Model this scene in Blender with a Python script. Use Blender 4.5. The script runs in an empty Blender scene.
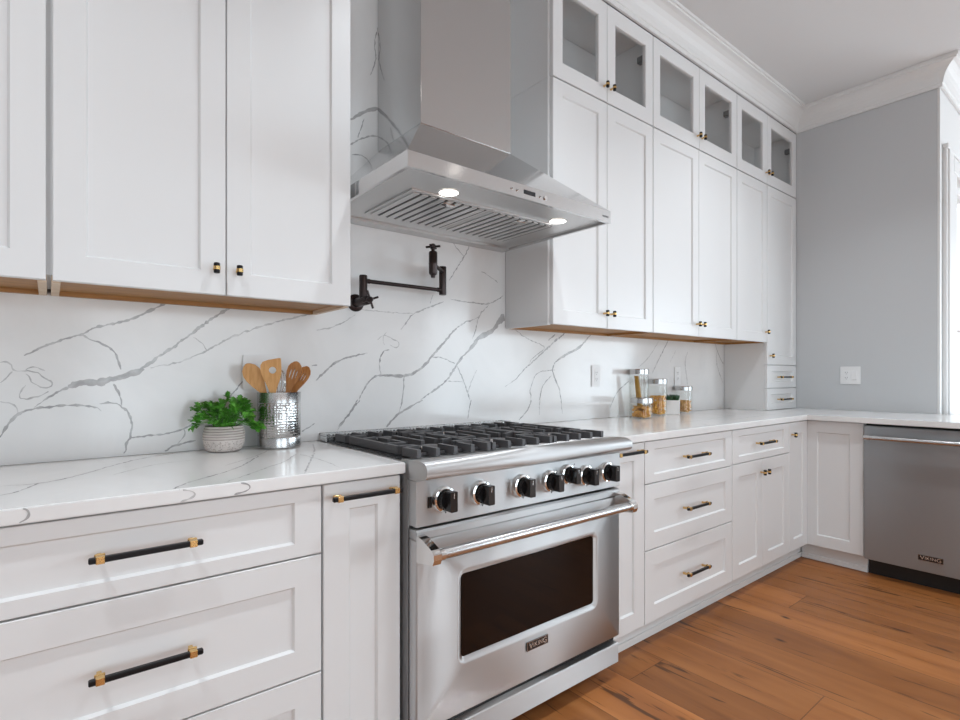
import bpy, bmesh, math, random
from mathutils import Vector, Matrix, noise
random.seed(7)
SC = bpy.context.scene
COL = SC.collection
PI = math.pi

# ------------------------------------------------------------------ camera
CAM_H = 1.1586
YAW = math.radians(38.852)
cd = bpy.data.cameras.new('camera'); cam = bpy.data.objects.new('camera', cd); COL.objects.link(cam)
cam.location = (0, 0, CAM_H); cam.rotation_euler = (PI/2, 0, -YAW)
cd.sensor_fit = 'HORIZONTAL'; cd.sensor_width = 36; cd.lens = 535/960*36
cd.shift_y = 15.25/960; cd.clip_start = .02
SC.camera = cam

# ------------------------------------------------------------------ world, light, exposure
w = bpy.data.worlds.new('sky'); SC.world = w; w.use_nodes = True
bg = w.node_tree.nodes['Background']; bg.inputs[0].default_value = (.93, .97, 1, 1); bg.inputs[1].default_value = 4.0
SC.view_settings.view_transform = 'Standard'; SC.view_settings.look = 'None'
SC.view_settings.gamma = 1; SC.view_settings.exposure = -1.10; SC.view_settings.use_curve_mapping = False
SC.cycles.use_denoising = True
SC.cycles.max_bounces = 10; SC.cycles.diffuse_bounces = 5; SC.cycles.glossy_bounces = 5
SC.cycles.transparent_max_bounces = 16; SC.cycles.transmission_bounces = 8
SC.cycles.sample_clamp_indirect = 6
SC.cycles.blur_glossy = .5
WINDOWS = [(-2.7, -.6), (.3, 2.5), (5.2, 7.7)]
RWIN = (-3.5, -.3)      # unseen far-right opening, added to brighten the range's right side (y0, y1)         # unseen openings behind the camera, placed to tune light and reflections (x0, x1)
WIN_Z = (.06, 2.45)
WIN_POWER = 78
def area(name, loc, rot, sx, sy, power, color=(1, 1, 1), shape='RECTANGLE', spread=None):
    l = bpy.data.lights.new(name, 'AREA'); l.shape = shape; l.size = sx; l.size_y = sy; l.energy = power; l.color = color
    if spread: l.spread = spread
    o = bpy.data.objects.new(name, l); COL.objects.link(o); o.location = loc; o.rotation_euler = rot
    return o
for wi, (x0, x1) in enumerate(WINDOWS):                                # area lamp added at each unseen window, power tuned for balance
    area('window_daylight', ((x0+x1)/2, -3.97, sum(WIN_Z)/2), (PI/2, 0, 0), x1-x0, WIN_Z[1]-WIN_Z[0], WIN_POWER*(.7, .85, 2.1)[wi], (.73, .89, 1))
area('window_daylight', (7.97, sum(RWIN)/2, sum(WIN_Z)/2), (PI/2, 0, PI/2), RWIN[1]-RWIN[0], WIN_Z[1]-WIN_Z[0], 230, (.73, .89, 1))  # lamp added at the far-right opening for brighter steel reflections
DOWNLIGHTS = [(-.5, .68), (1.25, .68), (3.0, .72), (-.5, -1.5), (1.25, -1.5), (3.0, -1.5), (5.6, -.6)]
DOWN_POWER = 20
HOOD_POWER = 1.0

# ------------------------------------------------------------------ node materials
def new_mat(name):
    m = bpy.data.materials.new(name); m.use_nodes = True
    nt = m.node_tree; return m, nt, nt.nodes['Principled BSDF']
def N(nt, kind, **kw):
    n = nt.nodes.new(kind)
    for k, v in kw.items():
        if k.startswith('i_'): n.inputs[k[2:].replace('_', ' ')].default_value = v
        else: setattr(n, k, v)
    return n
def pbsdf(name, col, rough=.5, metal=0, bump=0, bscale=200, var=0, coat=0, spec=None, stretch=None):
    m, nt, p = new_mat(name)
    p.inputs['Base Color'].default_value = (*col, 1); p.inputs['Roughness'].default_value = rough; p.inputs['Metallic'].default_value = metal
    if coat: p.inputs['Coat Weight'].default_value = coat; p.inputs['Coat Roughness'].default_value = .08
    if spec is not None: p.inputs['Specular IOR Level'].default_value = spec
    tc = N(nt, 'ShaderNodeTexCoord'); mp = N(nt, 'ShaderNodeMapping')
    if stretch: mp.inputs['Scale'].default_value = stretch
    nt.links.new(tc.outputs['Object'], mp.inputs['Vector'])
    nz = N(nt, 'ShaderNodeTexNoise', i_Scale=bscale, i_Detail=3.0); nt.links.new(mp.outputs[0], nz.inputs['Vector'])
    if bump:
        b = N(nt, 'ShaderNodeBump', i_Strength=bump, i_Distance=.002); nt.links.new(nz.outputs['Fac'], b.inputs['Height']); nt.links.new(b.outputs[0], p.inputs['Normal'])
    if var:
        mx = N(nt, 'ShaderNodeMix', data_type='RGBA'); mx.inputs['A'].default_value = (*[c*(1-var) for c in col], 1); mx.inputs['B'].default_value = (*[min(1, c*(1+var)) for c in col], 1)
        nt.links.new(nz.outputs['Fac'], mx.inputs['Factor']); nt.links.new(mx.outputs['Result'], p.inputs['Base Color'])
    return m
def steel(name, col=(.60, .60, .595), rough=.36, aniso=.85, rot=0.25, grain=(2, 2, 300), gz='Z'):
    m, nt, p = new_mat(name)
    p.inputs['Metallic'].default_value = 1; p.inputs['Base Color'].default_value = (*col, 1)
    p.inputs['Roughness'].default_value = rough; p.inputs['Anisotropic'].default_value = aniso; p.inputs['Anisotropic Rotation'].default_value = rot
    tg = N(nt, 'ShaderNodeTangent', direction_type='RADIAL', axis=gz); nt.links.new(tg.outputs[0], p.inputs['Tangent'])
    tc = N(nt, 'ShaderNodeTexCoord'); mp = N(nt, 'ShaderNodeMapping'); mp.inputs['Scale'].default_value = grain
    nt.links.new(tc.outputs['Object'], mp.inputs['Vector'])
    nz = N(nt, 'ShaderNodeTexNoise', i_Scale=3.0, i_Detail=2.0); nt.links.new(mp.outputs[0], nz.inputs['Vector'])
    mr = N(nt, 'ShaderNodeMapRange'); mr.inputs['To Min'].default_value = rough*.95; mr.inputs['To Max'].default_value = rough*1.05
    nt.links.new(nz.outputs['Fac'], mr.inputs['Value']); nt.links.new(mr.outputs[0], p.inputs['Roughness'])
    return m
def emit(name, col, strength):
    m, nt, p = new_mat(name)
    p.inputs['Base Color'].default_value = (*col, 1); p.inputs['Emission Color'].default_value = (*col, 1); p.inputs['Emission Strength'].default_value = strength
    return m
def glass(name, tint=(1, 1, 1), refl=1.0):
    m, nt, p = new_mat(name)
    out = nt.nodes['Material Output']
    tr = N(nt, 'ShaderNodeBsdfTransparent'); tr.inputs[0].default_value = (*tint, 1)
    gl = N(nt, 'ShaderNodeBsdfGlossy'); gl.inputs['Roughness'].default_value = .02
    fr = N(nt, 'ShaderNodeFresnel', i_IOR=1.5); ml = N(nt, 'ShaderNodeMath', operation='MULTIPLY')
    ge = N(nt, 'ShaderNodeNewGeometry'); iv = N(nt, 'ShaderNodeMath', operation='SUBTRACT'); iv.inputs[0].default_value = refl; nt.links.new(ge.outputs['Backfacing'], iv.inputs[1]); iv.use_clamp = True
    nt.links.new(fr.outputs[0], ml.inputs[0]); nt.links.new(iv.outputs[0], ml.inputs[1])
    mx = N(nt, 'ShaderNodeMixShader'); nt.links.new(ml.outputs[0], mx.inputs[0]); nt.links.new(tr.outputs[0], mx.inputs[1]); nt.links.new(gl.outputs[0], mx.inputs[2])
    nt.links.new(mx.outputs[0], out.inputs['Surface'])
    return m
def quartz(name):
    m, nt, p = new_mat(name)
    tc = N(nt, 'ShaderNodeTexCoord')
    n1 = N(nt, 'ShaderNodeTexNoise', i_Scale=2.2, i_Detail=5.0, i_Roughness=.6, i_Distortion=1.0); nt.links.new(tc.outputs['Object'], n1.inputs['Vector'])
    cr = N(nt, 'ShaderNodeValToRGB'); cr.color_ramp.elements[0].position = .3; cr.color_ramp.elements[0].color = (.77, .765, .76, 1)
    cr.color_ramp.elements[1].position = .6; cr.color_ramp.elements[1].color = (.83, .825, .82, 1)
    nt.links.new(n1.outputs['Fac'], cr.inputs[0]); nt.links.new(cr.outputs[0], p.inputs['Base Color'])
    p.inputs['Roughness'].default_value = .13
    return m
def vein_mat(name, a=(.37, .365, .365), b=(.60, .595, .595)):
    m, nt, p = new_mat(name)
    tc = N(nt, 'ShaderNodeTexCoord')
    n1 = N(nt, 'ShaderNodeTexNoise', i_Scale=26.0, i_Detail=4.0); nt.links.new(tc.outputs['Object'], n1.inputs['Vector'])
    cr = N(nt, 'ShaderNodeValToRGB'); cr.color_ramp.elements[0].position = .4; cr.color_ramp.elements[0].color = (*a, 1)
    cr.color_ramp.elements[1].position = .68; cr.color_ramp.elements[1].color = (*b, 1)
    nt.links.new(n1.outputs['Fac'], cr.inputs[0]); nt.links.new(cr.outputs[0], p.inputs['Base Color'])
    p.inputs['Roughness'].default_value = .16
    return m
def wood(name, c1, c2, axis_scale, rough=.5, sc=6):
    m, nt, p = new_mat(name)
    tc = N(nt, 'ShaderNodeTexCoord'); mp = N(nt, 'ShaderNodeMapping'); mp.inputs['Scale'].default_value = axis_scale
    nt.links.new(tc.outputs['Object'], mp.inputs['Vector'])
    n1 = N(nt, 'ShaderNodeTexNoise', i_Scale=float(sc), i_Detail=6.0, i_Distortion=.6); nt.links.new(mp.outputs[0], n1.inputs['Vector'])
    cr = N(nt, 'ShaderNodeValToRGB'); cr.color_ramp.elements[0].position = .32; cr.color_ramp.elements[0].color = (*c1, 1)
    cr.color_ramp.elements[1].position = .68; cr.color_ramp.elements[1].color = (*c2, 1)
    nt.links.new(n1.outputs['Fac'], cr.inputs[0]); nt.links.new(cr.outputs[0], p.inputs['Base Color'])
    p.inputs['Roughness'].default_value = rough
    return m
def floor_mat():
    m, nt, p = new_mat('oak_planks')
    L = nt.links.new
    tc = N(nt, 'ShaderNodeTexCoord'); sp = N(nt, 'ShaderNodeSeparateXYZ'); L(tc.outputs['Object'], sp.inputs[0])
    def math_(op, a, b=None, c=None):
        n = N(nt, 'ShaderNodeMath', operation=op)
        for i, v in enumerate((a, b, c)):
            if v is None: continue
            if isinstance(v, (int, float)): n.inputs[i].default_value = v
            else: L(v, n.inputs[i])
        return n.outputs[0]
    W = .23
    xs = math_('DIVIDE', math_('ADD', sp.outputs['X'], 10.01), W)
    ix = math_('FLOOR', xs); fx = math_('FRACT', xs)
    wn = N(nt, 'ShaderNodeTexWhiteNoise', noise_dimensions='1D'); L(ix, wn.inputs['W'])
    ys = math_('ADD', math_('DIVIDE', sp.outputs['Y'], 1.9), math_('MULTIPLY', wn.outputs['Value'], 7.0))
    iy = math_('FLOOR', ys); fy = math_('FRACT', ys)
    cv = N(nt, 'ShaderNodeCombineXYZ'); L(ix, cv.inputs[0]); L(iy, cv.inputs[1])
    w2 = N(nt, 'ShaderNodeTexWhiteNoise', noise_dimensions='3D'); L(cv.outputs[0], w2.inputs['Vector'])
    # grain along Y, shifted per plank
    off = N(nt, 'ShaderNodeVectorMath', operation='SCALE'); L(w2.outputs['Color'], off.inputs[0]); off.inputs['Scale'].default_value = 13
    ad = N(nt, 'ShaderNodeVectorMath', operation='ADD'); L(tc.outputs['Object'], ad.inputs[0]); L(off.outputs[0], ad.inputs[1])
    mp = N(nt, 'ShaderNodeMapping'); mp.inputs['Scale'].default_value = (4.5, .55, 1); L(ad.outputs[0], mp.inputs['Vector'])
    g = N(nt, 'ShaderNodeTexNoise', i_Scale=2.2, i_Detail=6.0, i_Roughness=.5, i_Distortion=.8); L(mp.outputs[0], g.inputs['Vector'])
    cr = N(nt, 'ShaderNodeValToRGB'); e = cr.color_ramp.elements
    e[0].position = .25; e[0].color = (.235, .08, .022, 1); e[1].position = .72; e[1].color = (.43, .172, .054, 1)
    k = e.new(.48); k.color = (.345, .127, .036, 1)
    L(g.outputs['Fac'], cr.inputs[0])
    # per-plank tone
    tone = N(nt, 'ShaderNodeMapRange'); tone.inputs['To Min'].default_value = .72; tone.inputs['To Max'].default_value = 1.2; L(w2.outputs['Value'], tone.inputs['Value'])
    mul = N(nt, 'ShaderNodeMix', data_type='RGBA', blend_type='MULTIPLY'); mul.inputs['Factor'].default_value = 1; L(cr.outputs[0], mul.inputs['A']); L(tone.outputs[0], mul.inputs['B'])
    # knots and dark cracks
    mk = N(nt, 'ShaderNodeMapping'); mk.inputs['Scale'].default_value = (4.6, 1.9, 1); L(ad.outputs[0], mk.inputs['Vector'])
    nk = N(nt, 'ShaderNodeTexNoise', i_Scale=7.0, i_Detail=2.0); L(ad.outputs[0], nk.inputs['Vector'])
    mixv = N(nt, 'ShaderNodeMix', data_type='VECTOR'); mixv.inputs['Factor'].default_value = .12; L(mk.outputs[0], mixv.inputs['A']); L(nk.outputs['Color'], mixv.inputs['B'])
    vo = N(nt, 'ShaderNodeTexVoronoi', i_Scale=1.5); L(mixv.outputs['Result'], vo.inputs['Vector'])
    kn = N(nt, 'ShaderNodeMapRange'); kn.inputs['From Min'].default_value = .03; kn.inputs['From Max'].default_value = .09; kn.inputs['To Min'].default_value = .95; kn.inputs['To Max'].default_value = 0; L(vo.outputs['Distance'], kn.inputs['Value'])
    sel = math_('GREATER_THAN', N_sep(nt, vo.outputs['Color']), .3)
    kf = math_('MULTIPLY', kn.outputs[0], sel)
    mcrk = N(nt, 'ShaderNodeMapping'); mcrk.inputs['Scale'].default_value = (16, 1.3, 1); L(ad.outputs[0], mcrk.inputs['Vector'])
    ck = N(nt, 'ShaderNodeTexNoise', i_Scale=1.7, i_Detail=3.0, i_Distortion=1.5); L(mcrk.outputs[0], ck.inputs['Vector'])
    ckr = N(nt, 'ShaderNodeMapRange'); ckr.inputs['From Min'].default_value = .62; ckr.inputs['From Max'].default_value = .68; ckr.inputs['To Max'].default_value = .8; L(ck.outputs['Fac'], ckr.inputs['Value'])
    dk = math_('MAXIMUM', kf, ckr.outputs[0])
    dmx = N(nt, 'ShaderNodeMix', data_type='RGBA'); L(dk, dmx.inputs['Factor']); L(mul.outputs['Result'], dmx.inputs['A']); dmx.inputs['B'].default_value = (.045, .018, .009, 1)
    # seams
    sx = math_('MINIMUM', fx, math_('SUBTRACT', 1, fx)); sy = math_('MINIMUM', fy, math_('SUBTRACT', 1, fy))
    s1 = math_('LESS_THAN', sx, .0075); s2 = math_('LESS_THAN', sy, .001); sm = math_('MAXIMUM', s1, s2)
    smx = N(nt, 'ShaderNodeMix', data_type='RGBA'); L(math_('MULTIPLY', sm, .65), smx.inputs['Factor']); L(dmx.outputs['Result'], smx.inputs['A']); smx.inputs['B'].default_value = (.08, .03, .012, 1)
    L(smx.outputs['Result'], p.inputs['Base Color'])
    p.inputs['Specular IOR Level'].default_value = .3
    rr = N(nt, 'ShaderNodeMapRange'); rr.inputs['To Min'].default_value = .34; rr.inputs['To Max'].default_value = .52; L(g.outputs['Fac'], rr.inputs['Value']); L(rr.outputs[0], p.inputs['Roughness'])
    b = N(nt, 'ShaderNodeBump', i_Strength=.25, i_Distance=.002); L(math_('SUBTRACT', g.outputs['Fac'], sm), b.inputs['Height']); L(b.outputs[0], p.inputs['Normal'])
    return m
def N_sep(nt, sock):
    s = N(nt, 'ShaderNodeSeparateColor'); nt.links.new(sock, s.inputs[0]); return s.outputs[0]
def hammered(name):
    m = steel(name, (.58, .57, .56), .17, 0)
    nt = m.node_tree; p = nt.nodes['Principled BSDF']
    tc = N(nt, 'ShaderNodeTexCoord')
    vo = N(nt, 'ShaderNodeTexVoronoi', i_Scale=120.0, i_Randomness=.35); nt.links.new(tc.outputs['Object'], vo.inputs['Vector'])
    b = N(nt, 'ShaderNodeBump', i_Strength=.55, i_Distance=.0025); nt.links.new(vo.outputs['Distance'], b.inputs['Height']); nt.links.new(b.outputs[0], p.inputs['Normal'])
    return m
def stoneware():
    m, nt, p = new_mat('speckled_stoneware')
    tc = N(nt, 'ShaderNodeTexCoord'); sp = N(nt, 'ShaderNodeSeparateXYZ'); nt.links.new(tc.outputs['Object'], sp.inputs[0])
    wv = N(nt, 'ShaderNodeTexWave', wave_type='BANDS', bands_direction='Z', i_Scale=38.0); nt.links.new(tc.outputs['Object'], wv.inputs['Vector'])
    vo = N(nt, 'ShaderNodeTexVoronoi', i_Scale=170.0); nt.links.new(tc.outputs['Object'], vo.inputs['Vector'])
    gt = N(nt, 'ShaderNodeMath', operation='GREATER_THAN'); gt.inputs[1].default_value = -.006; nt.links.new(sp.outputs['Z'], gt.inputs[0])
    mx = N(nt, 'ShaderNodeMix'); nt.links.new(gt.outputs[0], mx.inputs['Factor']); nt.links.new(vo.outputs['Distance'], mx.inputs['A']); nt.links.new(wv.outputs['Fac'], mx.inputs['B'])
    cr = N(nt, 'ShaderNodeValToRGB'); cr.color_ramp.elements[0].position = .15; cr.color_ramp.elements[0].color = (.36, .30, .27, 1); cr.color_ramp.elements[1].position = .5; cr.color_ramp.elements[1].color = (.66, .60, .57, 1)
    nt.links.new(mx.outputs['Result'], cr.inputs[0]); nt.links.new(cr.outputs[0], p.inputs['Base Color']); p.inputs['Roughness'].default_value = .75
    b = N(nt, 'ShaderNodeBump', i_Strength=.6, i_Distance=.002); nt.links.new(mx.outputs['Result'], b.inputs['Height']); nt.links.new(b.outputs[0], p.inputs['Normal'])
    return m

M = {}
M['cab'] = pbsdf('white_cabinet_paint', (.76, .76, .76), .32, bump=.01, bscale=60)
M['trim'] = pbsdf('white_trim_paint', (.76, .76, .755), .45, bump=.02, bscale=80)
M['ceiling'] = pbsdf('flat_ceiling_paint', (.71, .715, .72), .9, bump=.05, bscale=220)
M['grey_wall'] = pbsdf('blue_grey_wall_paint', (.565, .575, .585), .7, bump=.05, bscale=200)
M['wall'] = pbsdf('pale_wall_paint', (.62, .62, .615), .8, bump=.05, bscale=200)
M['floor'] = floor_mat()
M['quartz'] = quartz('white_quartz'); M['vein'] = vein_mat('grey_vein'); M['vein_soft'] = vein_mat('soft_grey_vein', (.46, .455, .455), (.70, .695, .69))
M['vein_wide'] = vein_mat('wide_grey_vein', (.40, .39, .39), (.54, .53, .53))
M['steel'] = steel('brushed_steel', (.66, .665, .67), .48, .94); M['steel_dark'] = steel('brushed_steel_dishwasher', (.40, .43, .455), .34, .88)
M['steel_flat'] = pbsdf('satin_steel', (.62, .615, .61), .38, 1)
M['steel_hood'] = steel('hood_steel', (.62, .62, .62), .11, .3)
M['chrome'] = pbsdf('polished_chrome', (.78, .78, .77), .08, 1)
M['steel_handle'] = pbsdf('handle_steel', (.60, .60, .60), .26, 1)
M['hammered'] = hammered('hammered_steel')
M['black_plastic'] = pbsdf('glossy_black_plastic', (.012, .012, .013), .18)
M['black'] = pbsdf('matt_black', (.012, .012, .012), .5, bump=.02, bscale=300)
M['bar_black'] = pbsdf('black_bar_metal', (.012, .011, .012), .38, .6)
M['iron'] = pbsdf('cast_iron', (.075, .072, .075), .5, .0, bump=.15, bscale=400)
M['pan'] = pbsdf('black_enamel', (.018, .017, .018), .25)
M['brass'] = pbsdf('brushed_brass', (.72, .48, .20), .27, 1)
M['bronze'] = pbsdf('oil_rubbed_bronze', (.05, .038, .037), .33, .85)
M['oven_glass'] = pbsdf('dark_oven_glass', (.008, .004, .003), .04, spec=.25)
M['glass'] = glass('cabinet_glass', (.97, .975, .975), 1.0)
M['jar_glass'] = glass('jar_glass', (.985, .99, .985), .9)
M['under'] = wood('maple_underside', (.33, .150, .038), (.44, .215, .065), (.8, 14, 14), .5)
M['endgrain'] = wood('pale_plywood_edge', (.66, .50, .36), (.76, .61, .46), (3, 3, 30), .6)
M['spoon_light'] = wood('beech', (.58, .28, .085), (.72, .39, .145), (20, 20, 2), .5)
M['spoon_mid'] = wood('olive_wood', (.40, .16, .045), (.54, .25, .085), (20, 20, 2), .5)
M['plate'] = pbsdf('white_plastic', (.85, .85, .85), .35)
M['slot'] = pbsdf('outlet_slot', (.10, .10, .10), .5)
M['hood_light'] = emit('hood_lamp_glow', (1, .96, .9), 14)
M['down_light'] = emit('downlight_glow', (1, .96, .9), 8)
M['display'] = pbsdf('dark_display', (.02, .022, .025), .1)
M['stoneware'] = stoneware()
M['leaf'] = pbsdf('parsley_leaf', (.085, .30, .03), .4, var=.6, bscale=45)
M['leaf_dark'] = pbsdf('succulent_leaf', (.018, .075, .022), .4, var=.4, bscale=60)
M['soil'] = pbsdf('dark_soil', (.03, .022, .016), .95, bump=.5, bscale=300)
M['pasta'] = pbsdf('golden_pasta', (.85, .44, .075), .55, var=.25, bscale=90)
M['pasta_pale'] = pbsdf('pale_pasta', (.75, .42, .13), .6, var=.3, bscale=90)
M['spag'] = pbsdf('spaghetti_yellow', (.70, .40, .06), .5)
M['white_pot'] = pbsdf('white_ceramic', (.88, .88, .88), .3)
M['gap'] = pbsdf('seam_shadow_gap', (.25, .25, .25), .7)
M['letter'] = pbsdf('silver_lettering', (.70, .70, .70), .25, .8)
M['etch'] = pbsdf('etched_mark', (.25, .25, .25), .4, .5)

# ------------------------------------------------------------------ mesh builder
WORLD = {}
class MB:
    def __init__(s): s.v = []; s.f = []; s.m = []; s.sm = []
    def raw(s, vs, fs, mi=0, smooth=False):
        o = len(s.v); s.v += [tuple(p) for p in vs]
        for f in fs: s.f.append([i+o for i in f]); s.m.append(mi); s.sm.append(smooth)
        return s
    def bm(s, b, mi=0, smooth=False):
        b.verts.index_update()
        s.raw([v.co[:] for v in b.verts], [[v.index for v in f.verts] for f in b.faces], mi, smooth); b.free(); return s
    def box(s, x0, x1, y0, y1, z0, z1, mi=0, bev=0, seg=1):
        b = bmesh.new(); bmesh.ops.create_cube(b, size=1)
        for v in b.verts: v.co = ((x0+x1)/2+v.co.x*(x1-x0), (y0+y1)/2+v.co.y*(y1-y0), (z0+z1)/2+v.co.z*(z1-z0))
        if bev: bmesh.ops.bevel(b, geom=b.edges[:], offset=bev, segments=seg, affect='EDGES', clamp_overlap=True)
        return s.bm(b, mi, False)
    def cyl(s, p0, p1, r0, r1=None, n=20, mi=0, caps=True, smooth=True):
        r1 = r0 if r1 is None else r1
        p0, p1 = Vector(p0), Vector(p1); d = (p1-p0).normalized(); a = d.orthogonal().normalized(); b = d.cross(a)
        vs = []
        for p, r in ((p0, r0), (p1, r1)):
            for i in range(n): t = 2*PI*i/n; vs.append(p+(a*math.cos(t)+b*math.sin(t))*r)
        s.raw(vs, [(i, (i+1) % n, n+(i+1) % n, n+i) for i in range(n)], mi, smooth)
        if caps: s.raw(vs[:n], [list(range(n))[::-1]], mi); s.raw(vs[n:], [list(range(n))], mi)
        return s
    def lathe(s, prof, c=(0, 0, 0), axis='Z', n=32, mi=0, smooth=True):
        # prof: list of (radius, height along axis); open ends are capped where radius is 0
        c = Vector(c); vs = []
        for r, h in prof:
            for i in range(n):
                t = 2*PI*i/n
                if axis == 'Z': p = Vector((r*math.cos(t), r*math.sin(t), h))
                elif axis == '-Y': p = Vector((r*math.cos(t), -h, r*math.sin(t)))
                else: p = Vector((-h, r*math.cos(t), r*math.sin(t)))
                vs.append(c+p)
        fs = []
        for k in range(len(prof)-1):
            for i in range(n): fs.append((k*n+i, k*n+(i+1) % n, (k+1)*n+(i+1) % n, (k+1)*n+i))
        return s.raw(vs, fs, mi, smooth)
    def prism(s, poly, axis, a, b, mi=0, smooth=False):
        # poly in the plane across axis: 'X' -> (y,z), 'Y' -> (x,z), 'Z' -> (x,y)
        def P(p, t): return {'X': (t, p[0], p[1]), 'Y': (p[0], t, p[1]), 'Z': (p[0], p[1], t)}[axis]
        n = len(poly)
        vs = [P(p, a) for p in poly]+[P(p, b) for p in poly]
        s.raw(vs, [(i, (i+1) % n, n+(i+1) % n, n+i) for i in range(n)], mi, smooth)
        s.raw(vs, [list(range(n)), list(range(n, 2*n))], mi); return s
    def tube(s, pts, r, n=10, mi=0, closed=False):
        pts = [Vector(p) for p in pts]; rings = []; prev = None
        for i, p in enumerate(pts):
            d = (pts[min(i+1, len(pts)-1)]-pts[max(i-1, 0)]).normalized()
            if prev is None: a = d.orthogonal().normalized()
            else: a = (prev-d*prev.dot(d)).normalized()
            prev = a; b = d.cross(a)
            rr = r[i] if isinstance(r, (list, tuple)) else r
            rings.append([p+(a*math.cos(2*PI*k/n)+b*math.sin(2*PI*k/n))*rr for k in range(n)])
        vs = [v for q in rings for v in q]; fs = []
        for i in range(len(rings)-1):
            for k in range(n): fs.append((i*n+k, i*n+(k+1) % n, (i+1)*n+(k+1) % n, (i+1)*n+k))
        fs.append(list(range(n))[::-1]); fs.append([len(vs)-n+k for k in range(n)])
        return s.raw(vs, fs, mi, True)
    def map(s, fn, start=0):
        s.v = s.v[:start]+[tuple(fn(p)) for p in s.v[start:]]; return s
    def build(s, name, mats, parent=None, origin=None, bottom=True, sharp=35):
        me = bpy.data.meshes.new(name)
        xs = list(zip(*s.v))
        if origin is None: origin = ((min(xs[0])+max(xs[0]))/2, (min(xs[1])+max(xs[1]))/2, min(xs[2]) if bottom and parent is None else (min(xs[2])+max(xs[2]))/2)
        o_ = Vector(origin)
        me.from_pydata([Vector(v)-o_ for v in s.v], [], s.f)
        if not isinstance(mats, (list, tuple)): mats = [mats]
        for m in mats: me.materials.append(M[m] if isinstance(m, str) else m)
        me.polygons.foreach_set('material_index', s.m); me.polygons.foreach_set('use_smooth', s.sm)
        b = bmesh.new(); b.from_mesh(me)
        bmesh.ops.remove_doubles(b, verts=b.verts, dist=1e-6)
        bmesh.ops.recalc_face_normals(b, faces=b.faces)
        for e in b.edges:
            if len(e.link_faces) == 2 and e.calc_face_angle(0) > math.radians(sharp): e.smooth = False
        b.to_mesh(me); b.free(); me.update()
        o = bpy.data.objects.new(name, me); COL.objects.link(o)
        WORLD[o.name] = o_
        if parent: o.parent = parent; o.location = o_-WORLD[parent.name]
        else: o.location = o_
        return o
def thing(name, label, cat, loc, group=None):
    o = bpy.data.objects.new(name, None); COL.objects.link(o); o.location = loc; WORLD[o.name] = Vector(loc)
    o.empty_display_size = .05
    return tag(o, label, cat, group)
def tag(o, label, cat, group=None, kind=None):
    o['label'] = label; o['category'] = cat
    if group: o['group'] = group
    if kind: o['kind'] = kind
    return o
def struct(o):
    o['kind'] = 'structure'; return o

# dimensions read off the photograph (metres; x along the back wall, y into it)
YW = 1.940      # face of the quartz slab
YD = 1.318      # base cabinet fronts
YK = 1.379      # toe kick
YU = 1.635      # wall cabinet fronts
XP = 3.683      # peninsula fronts
XG = 4.360      # grey wall
YG = .805       # end of grey wall
ZC0, ZC = .8824, .9137
ZCEIL = 3.1165
F = 535.0; CY, CXX = 375.25, 480.0
SN, CS = math.cos(YAW), math.sin(YAW)
def onY(u, v, Y):
    t = (u-CXX)/F; X = Y*(CS+SN*t)/(SN-CS*t); d = X*CS+Y*SN; return X, CAM_H+(CY-v)*d/F
def onZ(u, v, Z):
    d = (Z-CAM_H)*F/(CY-v); r = (u-CXX)/F*d; return SN*r+CS*d, -CS*r+SN*d

# ------------------------------------------------------------------ the room
struct(MB().box(-3.6, 8.1, -4.1, 1.97, -.05, 0).build('floor', 'floor', origin=(0, 0, 0)))
struct(MB().box(-3.6, 8.1, -4.1, 1.97, ZCEIL, ZCEIL+.05).build('ceiling', 'ceiling'))
struct(MB().box(-3.6, XG, YW+.013, 2.1, 0, ZCEIL).build('wall_back', 'wall'))
struct(MB().box(XG, XG+.09, YG+.013, 2.1, 0, ZCEIL).build('wall_right', 'grey_wall'))
struct(MB().box(-3.7, -3.6, -4.1, 2.1, 0, ZCEIL).build('wall_left', 'grey_wall'))
struct(MB().box(8.0, 8.1, -4.1, RWIN[0], 0, ZCEIL).box(8.0, 8.1, RWIN[1], YG, 0, ZCEIL).box(8.0, 8.1, RWIN[0], RWIN[1], 0, WIN_Z[0]).box(8.0, 8.1, RWIN[0], RWIN[1], WIN_Z[1], ZCEIL).build('wall_far_right', 'grey_wall'))
g = thing('window_4', '', '', (8.05, sum(RWIN)/2, WIN_Z[0])); struct(g); del g['label'], g['category']  # unseen window, added for its light and its reflection in the range
c = MB()
for q in range(4):
    y_ = RWIN[0]+(RWIN[1]-RWIN[0]-.06)*q/3; c.box(8.02, 8.08, y_, y_+.06, WIN_Z[0]+.06, WIN_Z[1]-.06)
c.box(8.02, 8.08, RWIN[0], RWIN[1], WIN_Z[0], WIN_Z[0]+.06).box(8.02, 8.08, RWIN[0], RWIN[1], WIN_Z[1]-.06, WIN_Z[1]); c.build('window_frame', 'trim', g)
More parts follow.
